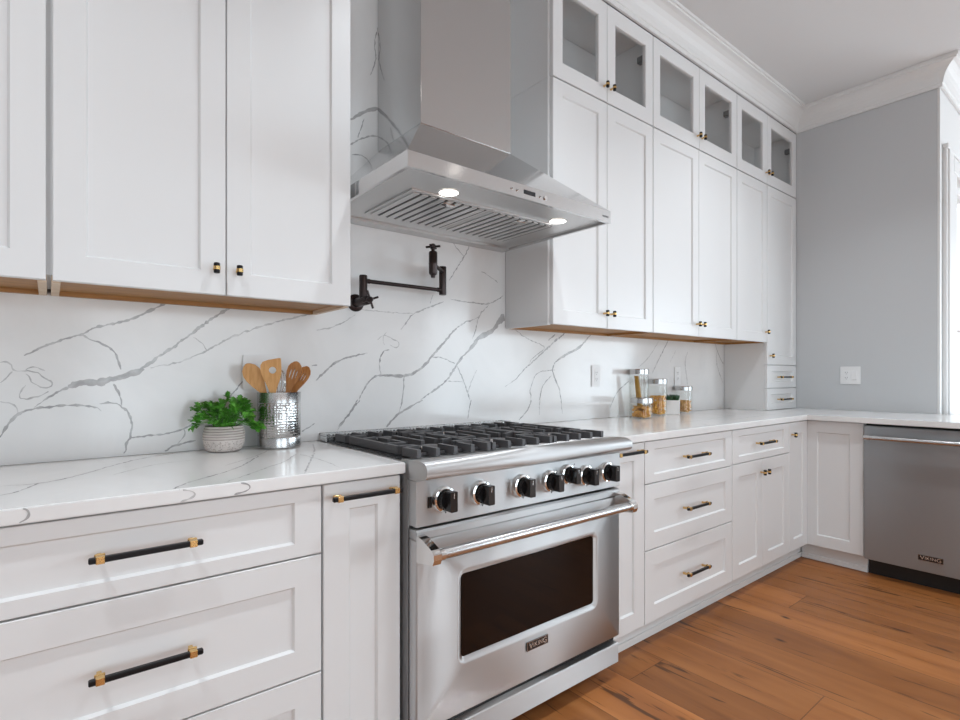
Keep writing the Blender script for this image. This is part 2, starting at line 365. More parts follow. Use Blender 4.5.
# return wall past the end of the grey wall, with a cased window
WX0, WX1, WZ0, WZ1 = 4.80, 5.80, .50, 2.50
rw = MB().box(XG, WX0, YG, YG+.012, 0, ZCEIL).box(XG+.095, WX0, YG+.012, YG+.10, 0, ZCEIL).box(WX1, 8.0, YG, YG+.10, 0, ZCEIL).box(WX0, WX1, YG, YG+.10, 0, WZ0).box(WX0, WX1, YG, YG+.10, WZ1, ZCEIL)
rwo = struct(rw.build('wall_return', 'trim'))
win = thing('window_1', '', '', ((WX0+WX1)/2, YG, WZ0)); struct(win); del win['label'], win['category']
c = MB()
for (a0, a1, dy) in ((4.425, 4.60, .022), (4.455, 4.57, .032), (4.60, 4.63, .012), (4.64, 4.76, .016)):
    c.box(a0, a1, YG-dy, YG-.0005, WZ0-.05, 2.60, bev=.004)
c.box(4.42, 5.98, YG-.03, YG-.0005, 2.60, 2.63, bev=.004).box(4.64, 5.98, YG-.022, YG-.0005, 2.50, 2.598, bev=.004)
c.box(WX1, 5.98, YG-.022, YG-.0005, WZ0-.05, 2.498, bev=.004).box(4.42, 6.0, YG-.05, YG-.0005, WZ0-.09, WZ0-.052, bev=.004)
c.build('window_casing', 'trim', win)
c = MB()
for a0, a1, b0, b1 in ((WX0, WX0+.05, WZ0, WZ1), (WX1-.05, WX1, WZ0, WZ1), (WX0+.05, WX1-.05, WZ1-.05, WZ1), (WX0+.05, WX1-.05, WZ0, WZ0+.05), (WX0+.05, WX1-.05, 1.48, 1.52)):
    c.box(a0, a1, YG+.03, YG+.07, b0, b1, bev=.003)
c.build('window_frame', 'trim', win)
MB().box(WX0+.05, WX1-.05, YG+.048, YG+.052, WZ0+.05, WZ1-.05).build('pane', 'glass', win)
# wall behind the camera with three unseen windows, placed to tune the light
fw = MB(); edges = [-3.6]+[e for q in WINDOWS for e in q]+[8.0]
for i in range(0, len(edges), 2): fw.box(edges[i], edges[i+1], -4.1, -4.0, 0, ZCEIL)
for x0, x1 in WINDOWS: fw.box(x0, x1, -4.1, -4.0, 0, WIN_Z[0]).box(x0, x1, -4.1, -4.0, WIN_Z[1], ZCEIL)
struct(fw.build('wall_front', 'grey_wall'))
for i, (x0, x1) in enumerate(WINDOWS):
    g = thing('window_%d' % (i+2), '', '', ((x0+x1)/2, -4.05, WIN_Z[0])); struct(g); del g['label'], g['category']
    c = MB(); z0, z1 = WIN_Z; xm = (x0+x1)/2
    for a0, a1, b0, b1 in ((x0, x0+.06, z0, z1), (x1-.06, x1, z0, z1), (x0+.06, x1-.06, z1-.06, z1), (x0+.06, x1-.06, z0, z0+.06), (xm-.03, xm+.03, z0+.06, z1-.06)):
        c.box(a0, a1, -4.08, -4.02, b0, b1)
    c.build('window_frame', 'trim', g)
# crown moulding: one sweep along cabinets, grey wall and return wall
def sweep(path, prof, closed_prof=True):
    m = MB(); n = len(prof); rings = []
    for i, p in enumerate(path):
        p = Vector(p)
        dirs = []
        if i > 0: dirs.append((p-Vector(path[i-1])).normalized())
        if i < len(path)-1: dirs.append((Vector(path[i+1])-p).normalized())
        ns = [Vector((d.y, -d.x)) for d in dirs]         # right-hand side of travel = room side
        if len(ns) == 2:
            b = (ns[0]+ns[1]).normalized(); k = 1/max(.2, b.dot(ns[0])); b = b*k
        else: b = ns[0]
        rings.append([(p.x+b.x*o, p.y+b.y*o, z) for o, z in prof])
    vs = [v for r in rings for v in r]; fs = []
    for i in range(len(rings)-1):
        for k in range(n): fs.append((i*n+k, i*n+(k+1) % n, (i+1)*n+(k+1) % n, (i+1)*n+k))
    fs.append(list(range(n))); fs.append([len(vs)-n+k for k in range(n)])
    return m.raw(vs, fs)
ZB = 2.966
crown = [(.001, ZB), (.013, ZB), (.013, ZB+.022), (.018, ZB+.026), (.021, ZB+.045), (.028, ZB+.066), (.040, ZB+.087), (.057, ZB+.105), (.076, ZB+.117), (.094, ZB+.123), (.096, ZB+.131), (.104, ZB+.133), (.104, ZCEIL-.0005), (.001, ZCEIL-.0005)]
struct(sweep([(1.7195, YW-.001), (1.7195, YU+.0), (XG-.001, YU+.0), (XG-.001, YG-.001), (7.95, YG-.001)], crown).build('trim_1', 'trim', sharp=60))
struct(sweep([(-.768, YU), (.7743, YU), (.7743, YW-.001)], crown).build('trim_2', 'trim', sharp=60))

# ------------------------------------------------------------------ quartz with veins
def jitter_line(pts, step, amp, seed):
    pts = [Vector(p) for p in pts]
    for _ in range(2):                                    # round the corners of the drawn line
        pts = [pts[0]]+[q for i in range(len(pts)-1) for q in (pts[i]*.75+pts[i+1]*.25, pts[i]*.25+pts[i+1]*.75)]+[pts[-1]]
    out = []
    for i in range(len(pts)-1):
        a, b = Vector(pts[i]), Vector(pts[i+1]); n = max(1, int((b-a).length/step))
        for k in range(n): out.append(a+(b-a)*k/n)
    out.append(Vector(pts[-1])); r = []
    for i, p in enumerate(out):
        q = noise.noise_vector(Vector((p.x*55+seed, p.y*55, seed*1.7)))
        q2 = noise.noise_vector(Vector((p.x*170+seed, p.y*170, seed*2.3)))
        r.append(p+Vector((q.x, q.y))*amp+Vector((q2.x, q2.y))*amp*.45)
    return r
def vein(mb, pts2, w0, w1, mi, to3, seed, amp=.0034, inside=None):
    p = jitter_line(pts2, .004, amp, seed); n = len(p); L_, R_ = [], []
    for i in range(n):
        d = (p[min(i+1, n-1)]-p[max(i-1, 0)]); d = d.normalized() if d.length > 0 else Vector((1, 0)); nn = Vector((-d.y, d.x))
        t = i/max(1, n-1); w_ = 1.6*(w0+(w1-w0)*t)*(max(.35, .95+1.3*noise.noise(Vector((p[i].x*90+seed, p[i].y*90, 3.1)))) if mi != 3 else max(.5, .95+.9*noise.noise(Vector((p[i].x*28+seed, p[i].y*28, 3.1)))+.25*noise.noise(Vector((p[i].x*120+seed, p[i].y*120, 1.1)))))*min(1, .35+7*t, .35+7*(1-t))
        L_.append(p[i]+nn*w_); R_.append(p[i]-nn*w_)
    for i in range(n-1):
        q = [L_[i], L_[i+1], R_[i+1], R_[i]]
        if inside and not all(inside(v) for v in q): continue
        mb.raw([to3(v) for v in q], [(0, 1, 2, 3)], mi)
slab = MB()
slab.box(-1.05, 3.866, YW, YW+.012, ZC+.0005, 1.392).box(.7745, 1.719, YW, YW+.012, 1.392, ZCEIL-.001)
def A(l): return [(x/2.6667, 250+y/2.6667) for x, y in l]          # readings off enlarged views of the slab
def B(l): return [(300+x/4, 220+y/4) for x, y in l]
def Cc(l): return [(500+x/3, 280+y/3) for x, y in l]
def D(l): return [(330+x/3.2, y/3.2) for x, y in l]
def E_(l): return [(310+x/2.8235, 400+y/2.8235) for x, y in l]
V = [  # points, half width start, end (mm), tone
 (A([(65, 280), (100, 265), (150, 245), (215, 226), (250, 208), (300, 196), (350, 187), (390, 165), (430, 147), (470, 125)]), 1.6, 2.2, 1),
 (A([(215, 226), (260, 245), (300, 265), (315, 290), (322, 318)]), 1.2, 1.8, 1),
 (A([(0, 500), (25, 460), (50, 435), (100, 422), (180, 413), (260, 418), (270, 430)]), 2.2, 1.2, 1),
 (A([(90, 420), (140, 385), (180, 365), (230, 352), (290, 350), (330, 335), (385, 315), (420, 285), (460, 262), (500, 230), (530, 210), (560, 185), (605, 160), (640, 130)]), 1.6, 2.6, 1),
 (A([(180, 363), (230, 353), (280, 350), (320, 338), (385, 318)]), 4.5, 4.0, 3),
 (A([(255, 355), (300, 345), (345, 332)]), 7, 3, 3),
 (A([(265, 410), (300, 406), (325, 415), (345, 440), (355, 470), (345, 500), (330, 542)]), 1.4, 1.8, 1),
 (A([(305, 355), (318, 385), (325, 415)]), 1.6, 1.4, 1),
 (A([(345, 500), (400, 495), (450, 490), (490, 475), (520, 465), (560, 470)]), 1.6, 1.4, 1),
 (A([(440, 535), (480, 517), (520, 508)]), 1.6, 1.6, 1),
 (A([(490, 475), (495, 490), (475, 520), (445, 530)]), 1.0, 1.0, 2),
 (A([(400, 313), (480, 300), (540, 275), (600, 240), (660, 215), (740, 190), (800, 178), (850, 165)]), 1.4, 1.8, 2),
 (A([(515, 232), (540, 248), (552, 268)]), .9, .9, 2),
 (A([(0, 300), (25, 295), (35, 325), (70, 320), (110, 330), (150, 360), (120, 370), (85, 355), (70, 330)]), 1.0, 1.0, 2),
 (A([(35, 325), (0, 355)]), 1.0, 1.0, 2), (A([(70, 360), (50, 385), (55, 400), (100, 395), (130, 375)]), 1.0, 1.0, 2),
 (A([(0, 405), (40, 410), (50, 440)]), 1, 1, 2), (A([(70, 320), (90, 310), (120, 322)]), .9, .9, 2),
 (A([(845, 347), (870, 320), (900, 295), (960, 278)]), 1.3, 1.6, 1),
 (A([(900, 480), (930, 440), (955, 398)]), 1.4, 1.4, 1), (A([(805, 485), (825, 470), (840, 463)]), 1.2, 1.2, 1),
 (A([(605, 400), (640, 358), (650, 350)]), 1.5, 1.2, 1), (A([(830, 308), (845, 307)]), 1.2, 1.2, 1),
 (B([(65, 640), (105, 600), (150, 565), (200, 545), (270, 533)]), 1.6, 1.4, 1),
 (B([(405, 438), (430, 400), (450, 375), (490, 360), (530, 345), (575, 325)]), 1.4, 1.5, 1), (B([(520, 335), (530, 300)]), 1, 1, 2),
 (B([(600, 315), (640, 325), (690, 330), (755, 340), (812, 304)]), 1.4, 1.8, 1),
 (B([(755, 340), (715, 380), (705, 430), (690, 475)]), 1.4, 1.4, 1),
 (B([(715, 388), (660, 410), (620, 435), (575, 490), (540, 530), (500, 580), (460, 610), (415, 625), (325, 620), (290, 630), (265, 660), (235, 720)]), 1.8, 2.0, 1),
 (B([(620, 437), (575, 490), (540, 530), (500, 580), (460, 612), (415, 626)]), 2.6, 3.4, 3),
 (B([(415, 626), (325, 620)]), 3.2, 2.6, 3),
 (B([(322, 620), (315, 580), (325, 530), (355, 517)]), 1.8, 1.2, 1), (B([(415, 625), (412, 680), (410, 720), (398, 770)]), 1.5, 1.2, 1),
 (B([(830, 378), (800, 398), (775, 440), (740, 458), (710, 472), (685, 515), (650, 545)]), 9, 4.5, 3),
 (B([(650, 545), (625, 580), (590, 640), (540, 680), (480, 720)]), 3.0, 1.8, 1), (B([(650, 545), (625, 580), (600, 625)]), 4, 2, 3),
 (B([(530, 548), (570, 550), (620, 575)]), 1.1, 1.1, 1), (B([(625, 580), (650, 630), (680, 720)]), 1.6, 1.4, 1),
 (B([(590, 645), (655, 648)]), 1, 1, 1), (B([(705, 600), (680, 660), (670, 700)]), 1, 1, 2),
 (B([(725, 205), (760, 225), (790, 250)]), 1, 1, 1), (B([(690, 60), (680, 100), (655, 150), (620, 205), (595, 242)]), 1.5, 1.3, 1), (B([(610, 90), (625, 110), (655, 145)]), 1, 1, 1),
 (B([(65, 440), (130, 432), (180, 405), (220, 380)]), 1.2, 1.2, 2), (B([(230, 355), (300, 365), (400, 372), (450, 374)]), 1.2, 1.0, 2),
 (B([(310, 480), (330, 460), (360, 470), (400, 490), (390, 515), (360, 500)]), .9, .9, 2), (B([(345, 450), (330, 470), (335, 500)]), .8, .8, 2),
 (E_([(80, 75), (110, 40), (140, 0)]), 1.6, 1.8, 1), (E_([(215, 77), (245, 40), (290, 15), (318, 0)]), 3.2, 2.4, 3), (E_([(445, 52), (450, 20), (455, 0)]), 1.3, 1.3, 1), (E_([(590, 55), (615, 30), (625, 0), (620, -30)]), 1.3, 1.3, 1),
 (Cc([(45, 150), (85, 180), (130, 195), (135, 207), (95, 235), (85, 255)]), 1.3, 1.2, 1),
 (Cc([(200, 155), (175, 175), (140, 205), (115, 230), (70, 270), (45, 300), (15, 320)]), 3.0, 1.3, 1), (Cc([(165, 163), (145, 182)]), 2.5, 1.4, 1),
 (Cc([(275, 160), (250, 190), (235, 207), (200, 220), (165, 245), (155, 270), (165, 300), (180, 330), (187, 400)]), 2.2, 1.6, 1), (Cc([(262, 175), (235, 207), (200, 222), (168, 245)]), 4.5, 3.5, 3), (Cc([(158, 275), (170, 310), (180, 330)]), 3, 3, 3),
 (Cc([(155, 287), (130, 310), (118, 350), (118, 405)]), 1.4, 1.2, 1), (Cc([(165, 270), (110, 275), (95, 310), (88, 340)]), 1.1, 1.0, 1),
 (Cc([(95, 360), (80, 395), (55, 420)]), 1.6, 1.4, 1), (Cc([(387, 303), (350, 335), (330, 382)]), 1.8, 1.4, 1),
 (Cc([(475, 185), (445, 235), (415, 262)]), 1.2, 1.2, 2), (Cc([(505, 180), (480, 230), (455, 282)]), 2.4, 1.6, 1), (Cc([(528, 210), (510, 247)]), 1.2, 1.0, 2),
 (Cc([(563, 215), (553, 245), (560, 290), (562, 320)]), 2.0, 1.6, 1), (Cc([(645, 190), (655, 225), (680, 272)]), 2.2, 1.4, 1), (Cc([(650, 215), (648, 250), (665, 300), (682, 342)]), 1.6, 1.3, 1),
 (D([(155, 80), (140, 140), (150, 190), (128, 242)]), 1.5, 1.4, 1), (D([(160, 95), (152, 150), (170, 230)]), 1.1, 1.1, 1),
 (D([(60, 385), (75, 380), (105, 360), (145, 345), (175, 355), (215, 410), (245, 460)]), 4.0, 4.5, 3), (D([(60, 385), (105, 360), (155, 345)]), 1.8, 1.8, 1),
 (D([(108, 380), (100, 410), (88, 442)]), 1.2, 1.2, 1), (D([(60, 465), (75, 455), (120, 435), (165, 437), (200, 460)]), 1.6, 1.5, 1), (D([(70, 495), (120, 500), (127, 545)]), 1.3, 1.2, 1),
]
def slab_in(q): return (-1.04 < q.x < 3.86 and ZC+.002 < q.y < 1.39) or ((.776 < q.x < 1.717) and 1.38 < q.y < ZCEIL-.01)
for i, (pts, a, b, mi) in enumerate(V):
    off = {1: .0006, 2: .0005, 3: .0004}[mi]
    vein(slab, [onY(u, v, YW) for u, v in pts], a*.001, b*.001, mi, lambda q, off=off+i*3e-6: (q.x, YW-off, q.y), 3.7*i+1, inside=slab_in)
tag(slab.build('backsplash', ['quartz', 'vein', 'vein_soft', 'vein_wide'], origin=(.6, YW, ZC)), 'white quartz slab backsplash with branching grey veins behind range and counters', 'backsplash')

def ctop(name, polys, label, veins, inside):
    m = MB()
    b = bmesh.new(); vs = [b.verts.new((x, y, ZC0)) for x, y in polys]; f = b.faces.new(vs)
    r = bmesh.ops.extrude_face_region(b, geom=[f])
    for v in r['geom']:
        if isinstance(v, bmesh.types.BMVert): v.co.z = ZC
    bmesh.ops.bevel(b, geom=[e for e in b.edges if abs(e.verts[0].co.z-e.verts[1].co.z) < 1e-6], offset=.0025, segments=2, affect='EDGES')
    m.bm(b)
    for i, (pts, a, bb, mi) in enumerate(veins):
        vein(m, [onZ(u, v, ZC) for u, v in pts], a*.001, bb*.001, mi, lambda q, i=i: (q.x, q.y, ZC+.0005+i*4e-6), 11.3*i+5, inside=inside)
    # marks on the front edge
    return m
YC = 1.3046
ml = ctop('', [(-1.0, YC), (.781, YC), (.781, YW-.0005), (-1.0, YW-.0005)], '', [
 (A([(0, 630), (100, 625), (200, 605), (300, 575), (380, 555), (480, 540), (520, 535)]), 1.6, 1.6, 1), (A([(0, 655), (40, 648), (80, 632), (105, 622)]), 1.4, 1.4, 1),
 (A([(440, 648), (500, 620), (560, 605), (640, 580), (690, 550)]), 1.4, 1.4, 1), (A([(600, 620), (660, 600), (700, 585), (760, 565), (790, 545)]), 1.2, 1.2, 2),
 (A([(810, 600), (825, 570), (840, 535), (835, 518)]), 1.4, 1.4, 2), (A([(300, 600), (420, 570), (520, 560)]), 1.0, 1.0, 2), (A([(600, 575), (700, 545), (735, 520)]), 1.0, 1.0, 2),
 (A([(800, 545), (860, 560), (905, 580)]), 1, 1, 2)],
 lambda q: -.99 < q.x < .779 and YC+.003 < q.y < YW-.003)
for pts in (A([(478, 640), (505, 641), (522, 648), (515, 660), (480, 672)]), A([(622, 620), (655, 622), (669, 630), (660, 642), (625, 652)]), A([(45, 689), (70, 691), (80, 702), (72, 717), (50, 728)])):
    vein(ml, [onY(u, v, YC) for u, v in pts], .0011, .0011, 1, lambda q: (q.x, YC-.0005, q.y), 77+pts[0][0], amp=.0008, inside=lambda q: ZC0+.001 < q.y < ZC-.001)
tag(ml.build('countertop', ['quartz', 'vein', 'vein_soft'], origin=(.2, 1.6, ZC0)), 'white quartz countertop left of the range, holding the herb pot and utensil crock', 'countertop')
XPC = 3.647
mr_ = ctop('', [(1.706, YC), (XPC, YC), (XPC, -.9), (XG+.22, -.9), (XG+.22, YG-.055), (XG-.0015, YG-.055), (XG-.0015, YW-.0005), (1.706, YW-.0005)], '', [
 ([(700, 424), (716, 426), (724, 425)], 1.6, 1.6, 1), ([(640, 432), (680, 428), (716, 425)], 1, 1, 2), ([(730, 420), (760, 416), (790, 412)], 1.2, 1.2, 2), ([(840, 417), (870, 418.5), (880, 420)], 3, 1.5, 1),
 ([(885, 421.2), (895, 420), (903, 421.5)], 6, 3, 1), ([(905, 420), (930, 422), (958, 425)], 1.5, 1.5, 2), ([(650, 425), (700, 421), (740, 414)], 1, 1, 2), ([(833, 419.6), (838, 419.0), (843, 420)], 6, 6, 1)],
 lambda q: (1.71 < q.x < XG-.005 and YC+.003 < q.y < YW-.003) or (XPC+.003 < q.x < XG-.005 and -.88 < q.y < YC+.01))
tag(mr_.build('countertop', ['quartz', 'vein', 'vein_soft'], origin=(3, 1.6, ZC0)), 'white quartz countertop right of the range, turning the corner over the dishwasher', 'countertop')

# ------------------------------------------------------------------ cabinet hardware
def facing(F0, side):
    # local (a along the front, b depth behind the front, z) -> world
    if side == 'Y': return lambda p: (p[0], F0+p[1], p[2])
    return lambda p: (F0+p[1], p[0], p[2])
def shaker(a0, a1, z0, z1, mp, stile=.068, rail=None, t=.02, rec=.008, glass_=False):
    rail = rail or stile
    m = MB(); e = .0016; ch = .004
    def loop(ia, iz, b): return [(a0+ia, b, z0+iz), (a1-ia, b, z0+iz), (a1-ia, b, z1-iz), (a0+ia, b, z1-iz)]
    L_ = [loop(0, 0, t), loop(0, 0, e), loop(e, e, 0), loop(stile, rail, 0), loop(stile+ch, rail+ch, rec-.002), loop(stile+ch+.001, rail+ch+.001, rec)]
    if glass_: L_ = L_[:4]+[loop(stile+.003, rail+.003, .003), loop(stile+.003, rail+.003, t)]
    vs = [v for l in L_ for v in l]; fs = []
    for k in range(len(L_)-1):
        for i in range(4): fs.append((k*4+i, k*4+(i+1) % 4, (k+1)*4+(i+1) % 4, (k+1)*4+i))
    n = len(L_)*4
    if glass_:
        for i in range(4): fs.append((n-4+i, n-4+(i+1) % 4, (i+1) % 4, i))
    else: fs += [(n-4, n-3, n-2, n-1), (0, 1, 2, 3)]
    m.raw(vs, fs); m.map(mp); return m
def pull(parent, ac, z, mp, L=.202):
    m = MB(); h = .0058
    m.box(ac-L/2, ac+L/2, -.040, -.040+2*h, z-h, z+h, 0, bev=.002)
    for s in (-1, 1):
        x = ac+s*(L/2-.019)
        m.box(x-.0075, x+.0075, -.0415, -.0405+2*h+.002, z-h-.0017, z+h+.0017, 1, bev=.0012)
        m.box(x-.0045, x+.0045, -.028, -.0002, z-.0045, z+.0045, 1, bev=.001)
        m.box(x-.009, x+.009, -.026, -.020, z+.001, z+.0085, 1, bev=.0012)
    m.map(mp); return m.build('handle', ['bar_black', 'brass'], parent)
def knob(parent, a, z, mp):
    m = MB()
    m.lathe([(0, -.0145), (.0065, -.0145), (.0082, -.0125), (.0082, -.0048)], (a, -.024, z), n=16)
    m.lathe([(.0082, .0048), (.0082, .0125), (.0065, .0145), (0, .0145)], (a, -.024, z), n=16)
    m.lathe([(.0075, -.0048), (.0092, -.0048), (.0092, .0048), (.0075, .0048)], (a, -.024, z), n=16, mi=1)
    m.cyl((a, -.016, z), (a, -.0002, z), .0042, .0052, 12, 1)
    m.map(mp); return m.build('knob', ['bar_black', 'brass'], parent)

def base_cabinet(name, label, a0, a1, fronts, F0=YD, side='Y', back=None, kick=.061, cat='cabinet', group=None):
    back = back if back is not None else (YW-.002 if side == 'Y' else XG-.02)
    mp = facing(F0, side)
    t = thing(name, label, cat, mp(((a0+a1)/2, .3, 0)), group)
    m = MB().box(a0, a1, .0215, back-F0, .107, ZC0-.001).box(a0, a1, kick+.018, back-F0, 0, .1065); m.map(mp)
    m.build('carcass', 'cab', t)
    for f in fronts:
        kind, b0, b1, z0, z1 = f[:5]; opt = f[5] if len(f) > 5 else {}
        d = shaker(b0, b1, z0, z1, mp, opt.get('stile', .068), opt.get('rail')).build(kind, 'cab', t)
        if 'pull' in opt: pull(d, opt.get('pc', (b0+b1)/2), opt['pull'], mp)
        if 'knob' in opt: knob(d, opt['knob'][0], opt['knob'][1], mp)
    return t
# left run
base_cabinet('drawer_cabinet', 'white three-drawer base cabinet at the left end of the photo, beside the narrow pull-out', -.222, .5435,
 [('drawer', -.220, .5415, 0.706, .877, {'pull': .797, 'pc': .160, 'rail': .034}), ('drawer', -.220, .5415, .406, .702, {'pull': .560, 'pc': .160}), ('drawer', -.220, .5415, .107, .402, {'pull': .262, 'pc': .160})])
base_cabinet('drawer_cabinet', 'white drawer base cabinet beyond the left edge of the photo', -.995, -.224,
 [('drawer', -.993, -.226, 0.706, .877, {'pull': .797, 'rail': .034}), ('drawer', -.993, -.226, .406, .702, {'pull': .560}), ('drawer', -.993, -.226, .107, .402, {'pull': .262})])
base_cabinet('pull_out_cabinet', 'narrow white pull-out cabinet touching the left side of the range', .5455, .777, [('door', .5475, .772, 0.107, .877, {'pull': .843, 'pc': .659, 'stile': .070})])
# right run
base_cabinet('pull_out_cabinet', 'narrow white pull-out cabinet touching the right side of the range', 1.710, 1.9505, [('door', 1.713, 1.9485, 0.107, .877, {'pull': .845, 'pc': 1.819, 'stile': .070})])
base_cabinet('drawer_cabinet', 'white three-drawer base cabinet right of the range with three black pulls', 1.952, 2.7135,
 [('drawer', 1.954, 2.7115, 0.699, .877, {'pull': .790, 'pc': 2.333, 'rail': .034}), ('drawer', 1.954, 2.7115, .416, .695, {'pull': .556, 'pc': 2.333}), ('drawer', 1.954, 2.7115, .107, .412, {'pull': .258, 'pc': 2.333})])
base_cabinet('base_cabinet', 'white base cabinet with one drawer over two doors, left of the corner', 2.715, 3.410,
 [('drawer', 2.717, 3.4085, 0.702, .877, {'pull': .792, 'pc': 3.062, 'rail': .034}), ('door', 2.717, 3.0615, .107, .698, {'knob': (3.036, .628)}), ('door', 3.0645, 3.4085, .107, .698, {'knob': (3.090, .628)})])
# corner cabinet: one carcass with two doors at a right angle
t = thing('corner_cabinet', 'white corner base cabinet with two tall doors meeting at the inside corner', 'cabinet', (3.8, 1.5, 0))
MB().box(3.4115, XG-.003, YD+.0215, YW-.002, .107, ZC0-.001).box(XP+.0215, XG-.003, 1.019, YD+.0215, .107, ZC0-.001).box(3.4115, XG-.003, YK+.018, YW-.002, 0, .1065).box(3.745+.018, XG-.003, 1.019, YK+.018, 0, .1065).build('carcass', 'cab', t)
d = shaker(3.412, XP-.003, 0.107, .877, facing(YD, 'Y'), .064, .068).build('door', 'cab', t); knob(d, 3.446, .805, facing(YD, 'Y'))
shaker(1.022, YD+.014, 0.107, .877, facing(XP, 'X'), .068).build('door', 'cab', t)
# peninsula past the dishwasher
base_cabinet('peninsula_cabinet', 'white peninsula base cabinet past the dishwasher, beyond the right edge of the photo', -.85, .396, [('door', -.848, -.2275, 0.107, .877), ('door', -.2245, .394, 0.107, .877)], F0=XP, side='X', back=XG-.003)
# baseboards in front of the toe kicks, with a shoe moulding
def kick(name, a0, a1, K, side):
    mp = facing(K, side)
    m = MB().box(a0, a1, .004, .016, 0.0005, .104).box(a0, a1, -.006, .004, 0.0005, .030, bev=.002); m.map(mp)
    return struct(m.build(name, 'trim'))
kick('baseboard_back_left', -.995, .777, YK, 'Y'); kick('baseboard_back', 1.710, 3.755, YK, 'Y'); kick('baseboard_peninsula', 1.019, YK-.008, 3.745, 'X')

# ------------------------------------------------------------------ wall cabinets
def under_parts(t, a0, a1, z):
    MB().box(a0+.0185, a1-.0185, YU+.042, YW-.022, z+.012, z+.018).box(a0+.0185, a1-.0185, YU+.0225, YU+.0415, z+.006, z+.018).box(a0+.0185, a1-.0185, YW-.021, YW-.003, z, z+.018).build('underside', 'under', t)['label'] = 'bare wood underside'
    MB().box(a0+.0005, a0+.018, YU+.023, YW-.003, z, z+.0175).build('side_edge', 'cab' if abs(a0-1.7195) < .001 else 'under', t)
    MB().box(a1-.018, a1-.0005, YU+.023, YW-.003, z, z+.0175).build('side_edge', 'under', t)
def wall_cabinet(label, a0, a1, doors, z0=1.383, z1=2.479, ext=(0, 0)):
    t = thing('wall_cabinet', label, 'cabinet', ((a0+a1)/2, 1.79, z0)); mp = facing(YU, 'Y')
    MB().box(a0-ext[0], a1+ext[1], YU+.0215, YW-.0015, z0+.018, z1).build('carcass', 'cab', t)
    under_parts(t, a0, a1, z0)
    for b0, b1, kx in doors:
        d = shaker(b0, b1, z0+.003, z1-.003, mp, .064).build('door', 'cab', t)
        if kx: knob(d, kx, 1.456, mp)
    return t
lw = wall_cabinet('white wall cabinet cut off by the left edge of the photo', -.768, -.004, [(-.766, -.387, None), (-.384, -.006, None)], ext=(0, .0037))
lw2 = wall_cabinet('white two-door wall cabinet left of the hood, above the herb pot', .004, .774, [(.0065, .3905, .362), (.3935, .7715, .422)], ext=(.0037, 0))
for o in (lw, lw2):
    for ch in o.children:
        if ch.name.startswith('side_edge'): ch.data.materials.clear(); ch.data.materials.append(M['endgrain']); ch['label'] = 'pale plywood side edge'
wall_cabinet('white two-door wall cabinet right of the hood', 1.7195, 2.4965, [(1.7305, 2.1085, 2.083), (2.1115, 2.4945, 2.137)])
wall_cabinet('white two-door wall cabinet above the glass jars', 2.4985, 3.4285, [(2.5005, 2.9605, 2.936), (2.9635, 3.4265, 2.990)])
wall_cabinet('white single-door wall cabinet between the jars and the corner tower', 3.4305, 3.8655, [(3.4325, 3.8635, 3.838)])
# tower standing on the counter
t = thing('tower_cabinet', 'tall white cabinet standing on the counter in the corner, door over two small drawers', 'cabinet', (4.11, 1.79, ZC+.001))
MB().box(3.8675, XG-.002, YU+.0215, YW-.002, ZC+.001, 2.479).build('carcass', 'cab', t)
mpu = facing(YU, 'Y')
d = shaker(3.8695, 4.356, 1.232, 2.476, mpu, .064).build('door', 'cab', t); knob(d, 3.909, 1.294, mpu)
for z0, z1 in ((1.069, 1.228), (.9165, 1.065)):
    d = shaker(3.8695, 4.356, z0, z1, mpu, .062, .040).build('drawer', 'cab', t); pull(d, 4.113, (z0+z1)/2-.003, mpu)
# glass cabinets on top
def glass_cabinet(label, a0, a1, mid, kz=2.553, d0=None):
    z0, z1 = 2.4805, ZB-.001
    t = thing('glass_cabinet', label, 'cabinet', ((a0+a1)/2, 1.79, z0))
    y0 = YU+.0215; y1 = YW-.0015
    MB().box(a0, a0+.018, y0, y1, z0, z1).box(a1-.018, a1, y0, y1, z0, z1).box(a0+.018, a1-.018, y0, y1, z0, z0+.018).box(a0+.018, a1-.018, y0, y1, z1-.018, z1).box(a0+.018, a1-.018, y1-.008, y1, z0+.018, z1-.018).build('carcass', 'cab', t)
    for b0, b1, kx, hx in (((d0 or a0+.002), mid-.0015, mid-.026, a0+.03), (mid+.0015, a1-.002, mid+.026, a1-.03)):
        d = shaker(b0, b1, z0+.003, z1-.003, mpu, .062, .074, glass_=True).build('door', 'cab', t)
        MB().box(b0+.064, b1-.064, YU+.010, YU+.014, z0+.076, z1-.076).build('pane', 'glass', d)['label'] = 'clear glass pane'
        knob(d, kx, kz, mpu)
        s = 1 if hx > mid else -1
        MB().box(min(hx, hx+.03*-s), max(hx, hx+.03*-s), YU+.022, YU+.06, z1-.15, z1-.115, bev=.003).build('hinge', 'slot', d)
    return t
glass_cabinet('white glass-door top cabinet left of the hood, over the two-door cabinet above the herb pot', .0003, .774, .392)
glass_cabinet('white glass-door top cabinet beyond the left edge of the photo', -.768, -.0003, -.3855)
glass_cabinet('white glass-door top cabinet nearest the hood, on its right', 1.7195, 2.4965, 2.110, d0=1.7305)
glass_cabinet('white glass-door top cabinet in the middle of the three', 2.4985, 3.4285, 2.968)
glass_cabinet('white glass-door top cabinet in the corner beside the grey wall', 3.4305, XG-.002, 3.868)

